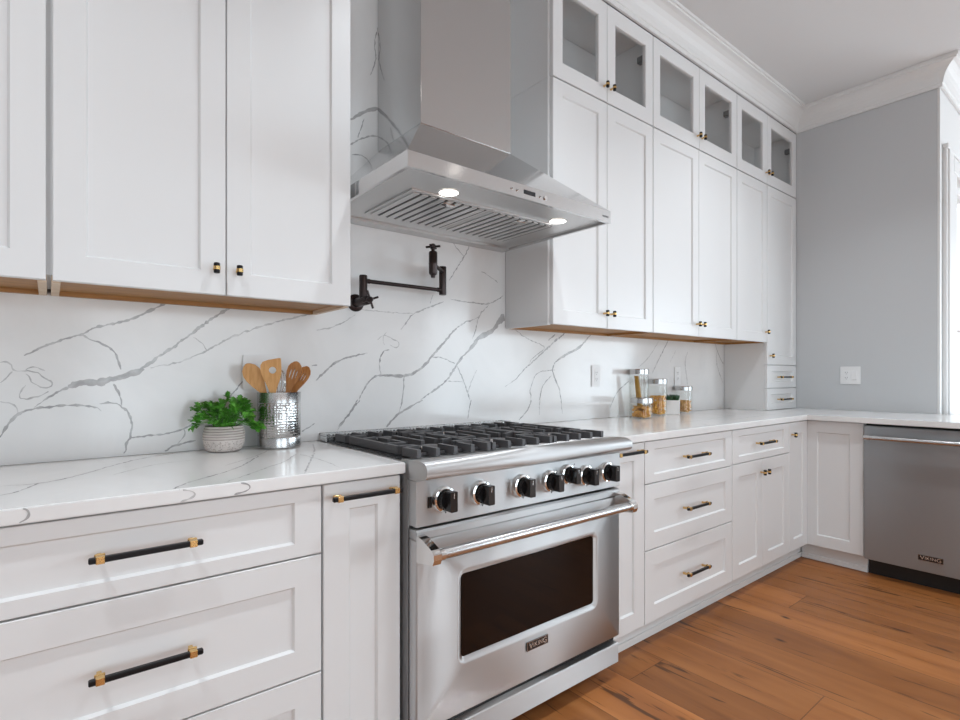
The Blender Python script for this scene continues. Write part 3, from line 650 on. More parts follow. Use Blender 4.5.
# ------------------------------------------------------------------ lettering
def text_mesh(mb, runs, height, x, z, to3, mi=0, depth=.0012):
    # runs: (text, scale); laid out left to right from x, baseline z; to3 maps (x, z, depth) to world
    for txt, sc, dz, gap in runs:
        cu = bpy.data.curves.new('lettering', 'FONT'); cu.body = txt; cu.size = height*sc*1.38; cu.extrude = depth/2; cu.resolution_u = 2; cu.offset = height*.022
        o = bpy.data.objects.new('lettering', cu); COL.objects.link(o)
        dg = bpy.context.evaluated_depsgraph_get(); me = o.evaluated_get(dg).to_mesh()
        vs = [v.co.copy() for v in me.vertices]; fs = [list(p.vertices) for p in me.polygons]
        x0 = min(v.x for v in vs); x1 = max(v.x for v in vs)
        mb.raw([to3(x+(v.x-x0)*gap[1], z+dz*height+v.y, v.z) for v in vs], fs, mi)
        x += (x1-x0)*gap[1]+height*gap[0]
        o.evaluated_get(dg).to_mesh_clear(); bpy.data.objects.remove(o); bpy.data.curves.remove(cu)
    return x
def viking_badge(parent, a0, a1, z0, z1, mp, flip=1):
    m = MB().box(a0, a1, -.004, -.0002, z0, z1, 0, bev=.0012); m.map(mp)
    # thin bright border
    n = len(m.v)
    e = .0016
    for q in ((a0, a1, z0, z0+e), (a0, a1, z1-e, z1), (a0, a0+e, z0+e, z1-e), (a1-e, a1, z0+e, z1-e)): m.box(q[0], q[1], -.0048, -.0035, q[2], q[3], 1)
    m.map(mp, n)
    b = m.build('badge', ['black_plastic', 'steel_handle'], parent)
    H = z1-z0; W = a1-a0; lt = MB()
    sgn = flip; start = 0
    def to3(x, z, d): return mp(((a0 if sgn > 0 else a1)+sgn*x, -.0052-d, z))
    c_h = H*.60
    tmp = MB(); endx = text_mesh(tmp, [('V', 1.1, 0, (.10, 1)), ('I', .82, .14, (.16, 1)), ('K', .82, .14, (.10, 1)), ('I', .82, .14, (.16, 1)), ('N', .82, .14, (.12, 1)), ('G', 1.1, 0, (0, 1))], c_h, 0, 0, lambda x, z, d: (x, z, d))
    k = (W*.84)/endx
    lt.raw([to3(W*.08+v[0]*k, z0+H*.22+v[1], v[2]) for v in tmp.v], tmp.f)
    lt.build('lettering', 'letter', b)

# ------------------------------------------------------------------ range
RX0, RX1, RY = .7875, 1.699, 1.257
R = thing('range_cooker', 'stainless steel six-burner gas range with black knobs between the white cabinets', 'stove', ((RX0+RX1)/2, 1.6, 0))
body = MB().box(RX0, RX1, 1.301, YW-.004, .10, .914).box(RX0+.03, RX1-.03, 1.36, YW-.01, .03, .10)
for x in (RX0+.06, RX1-.06):
    for y in (1.40, 1.88): body.cyl((x, y, 0.0005), (x, y, .035), .018, n=14)
body.build('body', 'steel_flat', R)
# oven cavity recess shows dark around the door
MB().box(RX0+.004, RX1-.004, 1.2985, 1.3005, .12, .735).build('door_gasket', 'black', R)
def rrect(a0, a1, z0, z1, r, n=6):
    out = []
    for cx, cz, t0 in ((a1-r, z0+r, -PI/2), (a1-r, z1-r, 0), (a0+r, z1-r, PI/2), (a0+r, z0+r, PI)):
        for k in range(n+1): t_ = t0+PI/2*k/n; out.append((cx+r*math.cos(t_), cz+r*math.sin(t_)))
    return out
# door with a pressed window opening
DX0, DX1, DZ0, DZ1 = RX0+.002, RX1-.002, .166, .700
dm = MB(); loops = []
wx0, wx1, wz0, wz1 = .945, 1.547, .327, .573
k = 6; nn = 4*(k+1)
def outer_loop(ins, y):
    # same point count as rrect so loops bridge cleanly
    return [(p[0], y, p[1]) for p in rrect(DX0+ins, DX1-ins, DZ0+ins, DZ1-ins, .004, k)]
loops.append(outer_loop(0, 1.297)); loops.append(outer_loop(0, RY+.004)); loops.append(outer_loop(.004, RY))
for g, y in ((.026, RY), (.021, RY-.002), (.015, RY-.002), (.004, RY+.003), (.0, RY+.006)):
    loops.append([(p[0], y, p[1]) for p in rrect(wx0-g, wx1+g, wz0-g, wz1+g, .012+g, k)])
vs = [v for l in loops for v in l]; fs = []
for i in range(len(loops)-1):
    for j in range(nn): fs.append((i*nn+j, i*nn+(j+1) % nn, (i+1)*nn+(j+1) % nn, (i+1)*nn+j))
dm.raw(vs, fs, 0, True); dm.raw(loops[0], [list(range(nn))], 0)
door = dm.build('oven_door', 'steel', R, sharp=50)
MB().prism(rrect(wx0+.001, wx1-.001, wz0+.001, wz1-.001, .011), 'Y', RY+.005, RY+.02).build('oven_window', 'oven_glass', door)['label'] = 'dark glass oven window'
MB().prism([(RY, .702), (RY, .722), (RY+.006, .728), (1.297, .728), (1.297, .702)], 'X', DX0, DX1).build('door_top_rail', 'steel', door)
hb = MB()
HY, HZ = 1.187, .677
hb.cyl((RX0+.006, HY, HZ), (RX1-.012, HY, HZ), .0155, n=24, mi=0)
for x, s in ((RX0+.0, 1), (RX1-.008, -1)):
    x0, x1 = sorted((x, x+s*.026))
    hb.prism([(1.256, .642), (HY-.010, HZ-.022), (HY-.0165, HZ-.008), (HY-.0155, HZ+.006), (HY-.004, HZ+.0175), (1.230, .7125), (1.256, .7165)], 'X', x0, x1, 1)
    hb.cyl((x+s*.026, HY, HZ), (x+s*.040, HY, HZ), .0175, n=24, mi=1)
hb.build('handle', ['steel_handle', 'chrome'], door)['label'] = 'polished tubular towel-bar handle'
viking_badge(door, 1.205, 1.302, .263, .292, facing(RY, 'Y'))
MB().box(DX0, DX1, RY+.004, 1.2985, .062, .138, bev=.003).box(DX0+.02, DX1-.02, RY+.03, 1.35, .138, .160).build('kick_panel', 'steel', R)
MB().box(DX0+.001, DX1-.001, RY+.028, RY+.032, .1385, .164).build('kick_gap', 'black', R)
# control panel, bullnose
MB().box(RX0, RX1, RY, 1.3005, .737, .8655, bev=.002).build('control_panel', 'steel', R)
bn = [(1.335, .9195), (1.300, .9215), (1.236, .9235), (1.220, .921), (1.208, .9145), (1.2015, .905), (1.2, .895), (1.203, .8855), (1.210, .879), (1.222, .8745), (1.257, .8665), (1.335, .8665)]
bm_ = MB(); bm_.prism(bn, 'X', RX0-.001, RX1+.001, 0, True); bm_.build('bullnose', 'steel', R, sharp=40)
MB().box(.824, .838, RY-.003, RY-.0002, .787, .818, bev=.001).build('switch', 'black_plastic', R)
def range_knob(x, z, r=.0355):
    m = MB()
    m.lathe([(0, 0), (r*1.06, 0.0002), (r*1.06, .004), (r, .012), (r*.86, .014), (r*.82, .010), (0, .010)], (x, RY-.0003, z), '-Y', 30)
    b = m.build('knob_bezel', 'chrome', R)
    m = MB()
    m.lathe([(0, .010), (r*.76, .010), (r*.76, .026), (r*.70, .030), (0, .030)], (x, RY, z), '-Y', 28)
    for q in range(20):
        a_ = 2*PI*q/20; m.cyl((x+math.cos(a_)*r*.75, RY-.012, z+math.sin(a_)*r*.75), (x+math.cos(a_)*r*.75, RY-.027, z+math.sin(a_)*r*.75), .0019, n=6)
    w_ = r*.34; hh = r*.80
    m.prism([(x-w_, z-hh*.92), (x-w_*.8, z-hh), (x+w_*.8, z-hh), (x+w_, z-hh*.92), (x+w_, z+hh*.92), (x+w_*.8, z+hh), (x-w_*.8, z+hh), (x-w_, z+hh*.92)], 'Y', RY-.056, RY-.029)
    n0 = len(m.v); m.box(x-.001, x+.001, RY-.0565, RY-.056, z+hh*.35, z+hh*.85, 1)
    kb = m.build('control_knob', ['black_plastic', 'letter'], R)
    return kb
for x, z in ((.876, .806), (1.012, .805), (1.181, .804), (1.313, .803), (1.398, .816), (1.493, .801), (1.612, .800)): range_knob(x, z, .0355 if x != 1.398 else .033)
for x, z in ((.876, .765), (1.012, .764), (1.181, .763), (1.313, .762), (1.493, .762), (1.612, .761), (1.428, .846)):
    MB().cyl((x+.01, RY-.0001, z), (x+.01, RY-.0008, z), .0022, n=8).build('knob_mark', 'black', R)
# cooktop
MB().box(RX0+.002, RX1-.002, 1.3355, 1.868, .9145, .9165).box(RX0+.001, RX0+.022, 1.3355, 1.868, .9145, .9185).box(RX1-.022, RX1-.001, 1.3355, 1.868, .9145, .9185).build('cooktop', ['pan'], R)
bt = MB().box(RX0, RX1, 1.872, YW-.005, .9145, .934, 0, bev=.002)
for i in range(58):
    x = RX0+.022+i*.0150
    bt.prism([(x, .9345), (x+.007, .9345), (x+.010, .941), (x+.003, .941)], 'Y', 1.874, 1.928)
bt.box(RX0, RX1, 1.929, YW-.005, .9345, .943, 0, bev=.001).box(RX0, RX0+.016, 1.873, YW-.005, .9345, .943, 0, bev=.001).box(RX1-.016, RX1, 1.873, YW-.005, .9345, .943, 0, bev=.001)
bt.build('vent_trim', 'steel_handle', R)
GX0, GXS, GP = .819, .2825, .0605
for gi in range(3):
    g0 = GX0+gi*GXS; m = MB(); h0, h1 = .9188, .9445; tw = .0066
    xs = [g0+.006+i*(GXS-.022)/4 for i in range(5)]; xc = xs[2]
    yf, ym0, ym1, yb = 1.302, 1.572, 1.592, 1.862
    def bar(p, q, z0=h0, z1=h1, w=tw, mi=0):
        p, q = Vector(p), Vector(q); d = (q-p).normalized(); nn_ = Vector((-d.y, d.x))*w
        m.prism([tuple(p+nn_), tuple(p-nn_), tuple(q-nn_), tuple(q+nn_)], 'Z', z0, z1, mi)
    for (ya, yb_, s) in ((yf, ym0, 1), (yb, ym1, -1)):
        yc = (ya+yb_)/2
        # outer bars run in from the edge, turn inwards, then carry on beside the burner
        for xe, sx in ((xs[0], 1), (xs[4], -1)):
            bar((xe, ya), (xe, ya+s*.085)); bar((xe, ya+s*.115), (xe, yb_))
            bar((xe, ya+s*.082), (xe+sx*.058, ya+s*.098)); bar((xe, ya+s*.118), (xe+sx*.058, ya+s*.118))
            bar((xe, yb_-s*.07), (xe+sx*.062, yb_-s*.092))
        for xq in (xs[1], xs[3]): bar((xq, ya), (xq, ya+s*.075)); bar((xq, yb_), (xq, yb_-s*.07))
        bar((xc, ya), (xc, ya+s*.088)); bar((xc, yb_), (xc, yb_-s*.088))
        bar((xs[0], ya+s*.050), (xs[4], ya+s*.050), h0, h0+.008, .0045)
        bar((xs[0], yb_), (xs[4], yb_), h0-.001, h0+.014, .005)
    bar((xs[0], ym0), (xs[0], ym1)); bar((xs[4], ym0), (xs[4], ym1)); bar((xc, ym0), (xc, ym1))
    for x in (xs[0], xs[4]):
        for y in (yf+.02, yb-.02): m.box(x-.005, x+.005, y-.005, y+.005, .9168, h0)
    m.build('grate', 'iron', R)
    for yc in (1.437, 1.727):
        b = MB()
        b.lathe([(.052, .9168), (.052, .920), (.040, .923), (.036, .926)], (xc, yc, 0), n=28, mi=1)
        b.lathe([(.036, .926), (.041, .927), (.041, .931), (.036, .934), (0, .935)], (xc, yc, 0), n=28, mi=0)
        bo = b.build('burner', ['iron', 'pan'], R)
        MB().cyl((xc-.045, yc-.02, .9205), (xc-.045, yc-.02, .9365), .0045, .0035, 10).build('igniter', 'chrome', bo)
        MB().cyl((xc-.036, yc+.012, .9215), (xc-.036, yc+.012, .9345), .004, .003, 10).build('igniter', 'chrome', bo)

# ------------------------------------------------------------------ hood
H = thing('range_hood', 'stainless steel chimney range hood with two lit lamps over the range', 'hood', (1.2435, 1.62, 1.749))
HX0, HX1, HY0, HZ0, HZ1 = .786, 1.700, 1.301, 1.749, 1.795
c = MB(); CX0, CX1, CY0, CZ = 1.031, 1.462, 1.6145, 2.057
yb = YW-.002
# band
c.prism([(HY0, HZ0), (HY0, HZ1), (HY0+.012, HZ1), (HY0+.012, HZ0)], 'X', HX0, HX1)
c.box(HX0, HX0+.012, HY0+.012, yb, HZ0, HZ1).box(HX1-.012, HX1, HY0+.012, yb, HZ0, HZ1).box(HX0+.012, HX1-.012, yb-.06, yb, HZ0, HZ1, 1)
# sloped roof
c.raw([(HX0, HY0, HZ1), (HX1, HY0, HZ1), (CX1, CY0, CZ), (CX0, CY0, CZ)], [(0, 1, 2, 3)])
c.raw([(HX0, HY0, HZ1), (HX0, yb, HZ1), (CX0, yb, CZ), (CX0, CY0, CZ)], [(0, 1, 2, 3)])
c.raw([(HX1, HY0, HZ1), (HX1, yb, HZ1), (CX1, yb, CZ), (CX1, CY0, CZ)], [(0, 1, 2, 3)])
c.raw([(HX0, yb, HZ1), (HX1, yb, HZ1), (CX1, yb, CZ), (CX0, yb, CZ)], [(0, 1, 2, 3)])
c.raw([(CX0, CY0, CZ), (CX1, CY0, CZ), (CX1, yb, CZ), (CX0, yb, CZ)], [(0, 1, 2, 3)])
cano = c.build('canopy', ['steel_hood', 'steel_flat'], H)
MB().box(CX0, CX1, CY0, yb, CZ+.0005, ZCEIL-.001, bev=.0015).build('chimney', 'steel_hood', H)
MB().box(HX0+.0125, HX1-.0125, HY0+.0125, yb-.061, HZ0+.010, HZ0+.014).build('underside', 'steel_flat', H)
for f0, f1 in ((.905, 1.243), (1.245, 1.583)):
    m = MB().box(f0, f1, 1.470, 1.800, HZ0+.004, HZ0+.0098)
    n_ = 9; st = (f1-f0-.03)/n_
    for i in range(n_):
        x = f0+.015+i*st
        m.box(x+st*.70, x+st*.99, 1.485, 1.785, HZ0+.0035, HZ0+.0041, 1)
        m.box(x, x+st*.68, 1.485, 1.785, HZ0+.0005, HZ0+.004, 0, bev=.0008)
    m.box((f0+f1)/2-.025, (f0+f1)/2+.025, 1.500, 1.525, HZ0-.003, HZ0+.0008, 2, bev=.001)
    m.build('filter', ['steel_flat', 'black', 'chrome'], H)
for x in (1.022, 1.542):
    l = MB().lathe([(.037, 0), (.035, -.002), (.032, -.002)], (x, 1.432, HZ0+.0098), n=28, mi=1).lathe([(.032, -.002), (0, -.0025)], (x, 1.432, HZ0+.0098), n=28, mi=0)
    l.build('lamp', ['hood_light', 'steel_flat'], H)
    sp = bpy.data.lights.new('hood_spot', 'SPOT'); sp.energy = HOOD_POWER*4; sp.spot_size = math.radians(150); sp.spot_blend = .6; sp.shadow_soft_size = .03; sp.color = (.97, .97, 1)
    so = bpy.data.objects.new('hood_spot', sp); COL.objects.link(so); so.location = (x, 1.432, HZ0-.002)
m = MB(); cz = .5*(HZ0+HZ1)
m.box(1.236, 1.290, HY0-.0008, HY0-.0001, cz-.006, cz+.008, 0)
for x in (1.182, 1.207): m.cyl((x, HY0-.0001, cz), (x, HY0-.003, cz), .0042, n=14, mi=1).cyl((x, HY0-.003, cz), (x, HY0-.0033, cz), .0022, n=10, mi=0)
m.cyl((1.313, HY0-.0001, cz), (1.313, HY0-.003, cz), .0042, n=14, mi=1).cyl((1.313, HY0-.003, cz), (1.313, HY0-.0033, cz), .0022, n=10, mi=0)
m.cyl((1.338, HY0-.0001, cz), (1.338, HY0-.004, cz), .0075, n=18, mi=1)
m.build('control_strip', ['display', 'chrome'], H)
m = MB(); text_mesh(m, [('VIKING', 1, 0, (0, 1))], .008, 1.650, cz-.006, lambda x, z, d: (x, HY0-.0008-d*.2, z))
m.build('lettering', 'etch', H)

# ------------------------------------------------------------------ pot filler
P = thing('pot_filler', 'dark bronze wall-mounted pot filler faucet with cross handles above the range', 'faucet', (.935, YW, 1.44))
def sm(m, prof, c, ax, n=24): return m.lathe(prof, c, ax, n)
px, pz = .935, 1.442
sm(MB(), [(0, .0005), (.034, .0005), (.034, .006), (.030, .010), (.020, .012), (.020, .018), (0, .018)], (px, YW, pz), '-Y').build('flange', 'bronze', P)
b = MB(); sm(b, [(0, .016), (.0175, .016), (.0175, .105), (.015, .110), (.013, .112), (0, .112)], (px, YW, pz), '-Y')
sm(b, [(0, 0), (.0155, 0), (.0155, .095), (.0135, .099), (0, .099)], (px, 1.872, pz), 'Z'); b.build('valve_body', 'bronze', P)
def cross(name, c, ax, r=.035):
    m = MB(); c = Vector(c)
    if ax == '-Y':
        m.lathe([(0, 0), (.011, 0), (.012, .012), (.009, .022), (.004, .030), (0, .031)], c, '-Y', 16)
        for a_ in (.35, .35+PI/2):
            d_ = Vector((math.cos(a_), 0, math.sin(a_)))*r
            m.cyl(c+Vector((0, -.012, 0))-d_, c+Vector((0, -.012, 0))+d_, .0042, n=10)
    else:
        m.lathe([(0, 0), (.011, 0), (.011, .016), (.007, .021), (0, .022)], c, 'Z', 16)
        for a_ in (.6, .6+PI/2):
            d_ = Vector((math.cos(a_), math.sin(a_), 0))*r
            m.cyl(c+Vector((0, 0, .010))-d_, c+Vector((0, 0, .010))+d_, .0045, n=10)
    return m.build(name, 'bronze', P)
cross('cross_handle', (px, YW-.1125, pz), '-Y')
p2 = Vector((1.304, 1.872, 0)); ZA = 1.520
a = MB().cyl((px+.012, 1.872, ZA), (p2.x-.012, 1.872, ZA), .0078, n=16); a.cyl((px+.010, 1.872, ZA), (px+.026, 1.872, ZA), .0095, n=16).cyl((p2.x-.026, 1.872, ZA), (p2.x-.01, 1.872, ZA), .0095, n=16); a.build('arm', 'bronze', P)
sm(MB(), [(0, 1.500), (.0145, 1.500), (.0155, 1.503), (.0155, 1.617), (.0145, 1.620), (0, 1.620)], (p2.x, p2.y, 0), 'Z').build('swivel_post', 'bronze', P)
ox, oy = 1.188, 1.772
MB().cyl((p2.x-.008, p2.y-.007, 1.600), (ox+.010, oy+.009, 1.600), .0078, n=16).build('arm', 'bronze', P)
sm(MB(), [(0, 1.546), (.008, 1.546), (.010, 1.556), (.0155, 1.560), (.017, 1.566), (.017, 1.600), (.0178, 1.602), (.017, 1.604), (.017, 1.645), (.0145, 1.650), (.007, 1.651), (.007, 1.660), (0, 1.660)], (ox, oy, 0), 'Z').build('spout', 'bronze', P)
cross('cross_handle', (ox, oy, 1.6595), 'Z', .030)

# ------------------------------------------------------------------ outlets
def outlet(label, xc, z0, z1, w_, kinds, side='Y', F0=YW):
    mp = facing(F0, side)
    t = thing('wall_outlet', label, 'outlet', mp((xc, 0, (z0+z1)/2)))
    m = MB().box(xc-w_/2, xc+w_/2, -.006, -.0008, z0, z1, bev=.002, seg=2); m.map(mp); m.build('cover_plate', 'plate', t)
    n = len(kinds); zm = (z0+z1)/2
    for i, k_ in enumerate(kinds):
        x = xc+(i-(n-1)/2)*.046
        m = MB().box(x-.0165, x+.0165, -.0075, -.0061, zm-.034, zm+.034, 0, bev=.0006)
        if k_ == 'outlet':
            for s in (-1, 1):
                for dx in (-.006, .006): m.box(x+dx-.0012, x+dx+.0012, -.0078, -.0073, zm+s*.018-.002, zm+s*.018+.006, 1)
                m.cyl((x, -.0073, zm+s*.018-.008), (x, -.0078, zm+s*.018-.008), .0022, n=10, mi=1)
        else: m.prism([(-.0075, zm-.03), (-.011, zm-.028), (-.0078, zm+.03), (-.0075, zm+.03)], 'X', x-.0135, x+.0135)
        m.map(mp); m.build('receptacle' if k_ == 'outlet' else 'rocker', ['plate', 'slot'], t)
outlet('white wall outlet on the backsplash left of the glass jars', 2.399, 1.094, 1.214, .078, ['outlet'])
outlet('white wall outlet on the backsplash behind the jars', 3.236, 1.096, 1.214, .072, ['outlet'])
outlet('white double outlet plate half hidden behind the utensil crock', .575, 1.110, 1.229, .118, ['outlet', 'outlet'])
outlet('white outlet and switch plate on the grey wall above the counter', 1.287, 1.096, 1.220, .122, ['switch', 'outlet'], 'X', XG)

# ------------------------------------------------------------------ dishwasher
DWF = 3.660
D0, D1 = .400, 1.0165
mp = facing(DWF, 'X')
W_ = thing('dishwasher', 'stainless steel dishwasher in the peninsula with tubular handle', 'dishwasher', (3.95, (D0+D1)/2, 0))
m = MB().box(D0+.002, D1-.002, .045, XG-.01-DWF, .10, ZC0-.0035); m.map(mp); m.build('body', 'black', W_)
m = MB().box(D0+.002, D1-.003, 0, .044, .103, .868, bev=.003, seg=2); m.map(mp); dd = m.build('door', 'steel_dark', W_)
m = MB().cyl((D0+.016, -.048, .806), (D1-.018, -.048, .806), .0125, n=24)
for y in (D0+.035, D1-.040):
    m.cyl((y, -.048, .806), (y, -.0003, .806), .009, .012, 16, 0)
for y, s in ((D0+.012, 1), (D1-.014, -1)): m.cyl((y, -.048, .806), (y+s*.03, -.048, .806), .0145, n=24, mi=0)
m.map(mp); m.build('handle', 'steel_handle', dd)
viking_badge(dd, .661, .767, .163, .193, mp, flip=-1)
m = MB().box(D0+.003, D1-.003, .088, .10, .001, .1); m.map(mp); m.build('kick_plate', 'black', W_)

# ------------------------------------------------------------------ herb pot
PX, PY = .441, 1.868
t = thing('potted_herb', 'leafy green herb in a pale speckled stoneware pot left of the utensil crock', 'plant', (PX, PY, ZC+.0012))
z = ZC+.0012
MB().lathe([(0, 0), (.044, 0), (.053, .006), (.060, .022), (.0625, .042), (.0615, .060), (.057, .078), (.055, .081), (.052, .080), (.054, .060), (.054, .050), (0, .048)], (PX, PY, z), n=40).build('pot', 'stoneware', t)
MB().lathe([(.0535, .066), (.03, .070), (0, .071)], (PX, PY, z), n=24).build('soil', 'soil', t)
def leaf(m, c, d, up, s, mi=0):
    d = Vector(d).normalized(); n_ = Vector(up); n_ = (n_-d*n_.dot(d)).normalized(); a_ = d.cross(n_)
    # lobed, slightly folded parsley leaflet
    prof = [(0, .02), (.18, .30), (.30, .18), (.45, .46), (.58, .26), (.74, .40), (.84, .2), (1, .02)]
    c = Vector(c); vs = [c+d*(x*s)+n_*(-.25*s*x*x) for x, _ in prof]; fs = []; k_ = len(prof)
    for sgn in (1, -1): vs += [c+d*((x+.05)*s)+a_*(w2*s*sgn)+n_*(.16*s*w2*2-.25*s*x*x+random.uniform(-.04, .04)*s) for x, w2 in prof]
    for q in range(k_-1): fs.append((q, q+1, k_+q+1, k_+q)); fs.append((q, q+1, 2*k_+q+1, 2*k_+q))
    m.raw(vs, fs, mi, False)
fm = MB(); st = MB(); rnd = random.Random(5)
tips = []
for i in range(62):
    a_ = rnd.uniform(0, 2*PI); rr = .072*math.sqrt(rnd.random()); hh = .168-.5*rr+rnd.uniform(-.045, .012)
    if hh > .17: hh = .17
    tips.append(Vector((PX+rr*math.cos(a_)*1.05, min(PY+rr*math.sin(a_), YW-.035), z+max(.085, hh))))
for i in range(10): tips.append(Vector((PX+.040+.0045*i+rnd.uniform(-.012, .012), PY-.082+rnd.uniform(-.02, .01), z+.115-.0035*i+rnd.uniform(-.015, .012))))
for i in range(7): tips.append(Vector((PX-.075+rnd.uniform(-.008, .012), PY-.03+rnd.uniform(-.03, .03), z+.105+rnd.uniform(-.015, .03))))
for tp in tips:
    b0 = Vector((PX+rnd.uniform(-.025, .025), PY+rnd.uniform(-.025, .025), z+.068))
    mid = (b0+tp)/2+Vector((0, 0, .018))
    st.tube([b0, mid, tp], [.0012, .0010, .0008], 5)
    out = (tp-Vector((PX, PY, z+.09))); out = out.normalized() if out.length > .01 else Vector((0, 0, 1))
    for q in range(5):
        d_ = out+Vector((rnd.uniform(-1, 1), rnd.uniform(-1, 1), rnd.uniform(-.5, .7)))*.95
        p_ = tp+Vector((rnd.uniform(-.008, .008), rnd.uniform(-.008, .004), rnd.uniform(-.008, .008)))
        s_ = rnd.uniform(.016, .025)
        if p_.y+s_ > YW-.004: d_.y = -abs(d_.y)
        leaf(fm, p_, d_, (rnd.uniform(-.4, .4), rnd.uniform(-.6, .2), 1), s_)
fm.map(lambda p: (p[0], min(p[1], YW-.004), max(p[2], z+.060)))
fm.build('foliage', 'leaf', t); st.build('stems', 'leaf', t)

# ------------------------------------------------------------------ utensil crock and tools
UX, UY, UR, UH = .615, 1.861, .070, .186
z = ZC+.0012
t = thing('utensil_crock', 'hammered stainless steel utensil crock left of the range', 'crock', (UX, UY, z))
MB().lathe([(0, 0), (UR-.003, 0), (UR, .003), (UR, .034), (UR-.0015, .036), (UR-.0035, UH-.001), (UR-.0035, .006), (0, .006)][:4]+[(UR-.0008, .036)], (UX, UY, z), n=48).lathe([(UR-.0008, UH-.036), (UR, UH-.035), (UR+.0005, UH-.003), (UR+.0018, UH), (UR-.002, UH), (UR-.003, UH-.004), (UR-.003, .006), (0, .006)], (UX, UY, z), n=48).build('shell', 'steel_handle', t)
MB().lathe([(UR-.0008, .036), (UR, .038), (UR, UH-.038), (UR-.0008, UH-.036)], (UX, UY, z), n=48).build('hammered_band', 'hammered', t)['label'] = 'hammered middle band'
ZT = z+UH
def flat_tool(name, label, base, tip, outline, mat, facing_dir, thick=.006, holes=(), bow=0):
    # outline: half-profile list (t along 0..1, half width); holes drawn as through openings by splitting the blade
    base, tip = Vector(base), Vector(tip); ax = (tip-base); Ln = ax.length; ax.normalize()
    nrm = Vector(facing_dir); nrm = (nrm-ax*nrm.dot(ax)).normalized(); sd = ax.cross(nrm)
    # build blade in 2D (s along, w across) with holes using bmesh fill
    b = bmesh.new()
    def ring(pts):
        vs_ = [b.verts.new((p[0], p[1], 0)) for p in pts]
        return [b.edges.new((vs_[i], vs_[(i+1) % len(vs_)])) for i in range(len(vs_))]
    pts = [(s*Ln, w1) for s, w1, w2 in outline]+[(s*Ln, -w2) for s, w1, w2 in reversed(outline)]
    es = ring(pts)
    for hs, hw, hl, hr in holes:
        n_ = 20; es += ring([(hs*Ln+hl*math.cos(2*PI*q/n_), hw+hr*math.sin(2*PI*q/n_)) for q in range(n_)])
    bmesh.ops.triangle_fill(b, edges=es, use_beauty=True)
    r = bmesh.ops.extrude_face_region(b, geom=b.faces[:])
    for v in r['geom']:
        if isinstance(v, bmesh.types.BMVert): v.co.z += thick
    m = MB(); m.bm(b)
    m.map(lambda p: base+ax*p[0]+sd*p[1]+nrm*(p[2]-thick/2+bow*(max(0, p[0]/Ln-.68)**2)))
    return tag(m.build(name, mat), label, 'utensil', 'utensils in the steel crock')
view = (-.33, -.94, .05)
zb = z+.012
flat_tool('wooden_spoon', 'leftmost wooden utensil in the steel crock, plain oval spoon leaning left', (UX+.052, UY-.004, zb), (UX-.112, UY-.016, ZT+.094),
 [(0, .006, .006), (.62, .0063, .0063), (.68, .012, .012), (.76, .021, .021), (.84, .0275, .0275), (.90, .0285, .0285), (.95, .023, .023), (.985, .012, .012), (1, .003, .003)], 'spoon_light', view, .008, bow=-.05)
flat_tool('wooden_spatula', 'wooden corner spatula with a round hole and pointed tip in the steel crock', (UX-.020, UY-.028, zb), (UX-.046, UY-.056, ZT+.113),
 [(0, .0065, .0065), (.60, .009, .009), (.67, .015, .015), (.75, .024, .024), (.82, .030, .031), (.88, .031, .034), (.93, .031, .033), (.965, .031, .026), (.985, .031, .008), (1, .030, -.022)], 'spoon_light', view, .006, holes=[(.865, .003, .0115, .0115)])
flat_tool('slotted_spoon', 'dark wooden slotted spoon leaning right in the steel crock', (UX-.018, UY+.012, zb), (UX+.060, UY-.004, ZT+.106),
 [(0, .006, .006), (.62, .007, .007), (.70, .012, .012), (.78, .020, .020), (.86, .024, .024), (.92, .0235, .0235), (.96, .018, .018), (.99, .009, .009), (1, .002, .002)], 'spoon_mid', (-.52, -.84, .05), .008, holes=[(.84, -.0105, .017, .0024), (.84, 0, .021, .0024), (.84, .0105, .017, .0024)], bow=-.03)
flat_tool('wooden_fork', 'small slotted wooden server at the far right of the steel crock', (UX-.040, UY+.030, zb), (UX+.100, UY-.002, ZT+.088),
 [(0, .006, .006), (.64, .007, .007), (.72, .011, .011), (.80, .018, .018), (.87, .0215, .0215), (.93, .021, .021), (.97, .015, .015), (1, .004, .004)], 'spoon_mid', (-.70, -.70, .05), .007, holes=[(.86, -.010, .017, .0022), (.86, -.0005, .019, .0022), (.86, .009, .017, .0022)])
wk = MB(); wc = Vector((UX+.010, UY+.037, ZT+.005)); ax = Vector((.06, .02, 1)).normalized()
wk.cyl(Vector((UX+.004, UY+.035, zb)), wc-ax*.03, .006, n=12)
for q in range(6):
    a_ = PI*q/6; sd = Vector((math.cos(a_), math.sin(a_), 0))
    wk.tube([wc-ax*.03+sd*.004]+[wc+ax*(.040+.052*math.sin(u_)-.02)+sd*(.026*math.cos(u_)*(1 if u_ < PI/2 else 1)) for u_ in [PI*k_/12 for k_ in range(13)]]+[wc-ax*.03-sd*.004], .0009, 6)
tag(wk.build('whisk', 'chrome'), 'steel wire whisk at the back of the utensil crock between wooden tools', 'utensil', 'utensils in the steel crock')

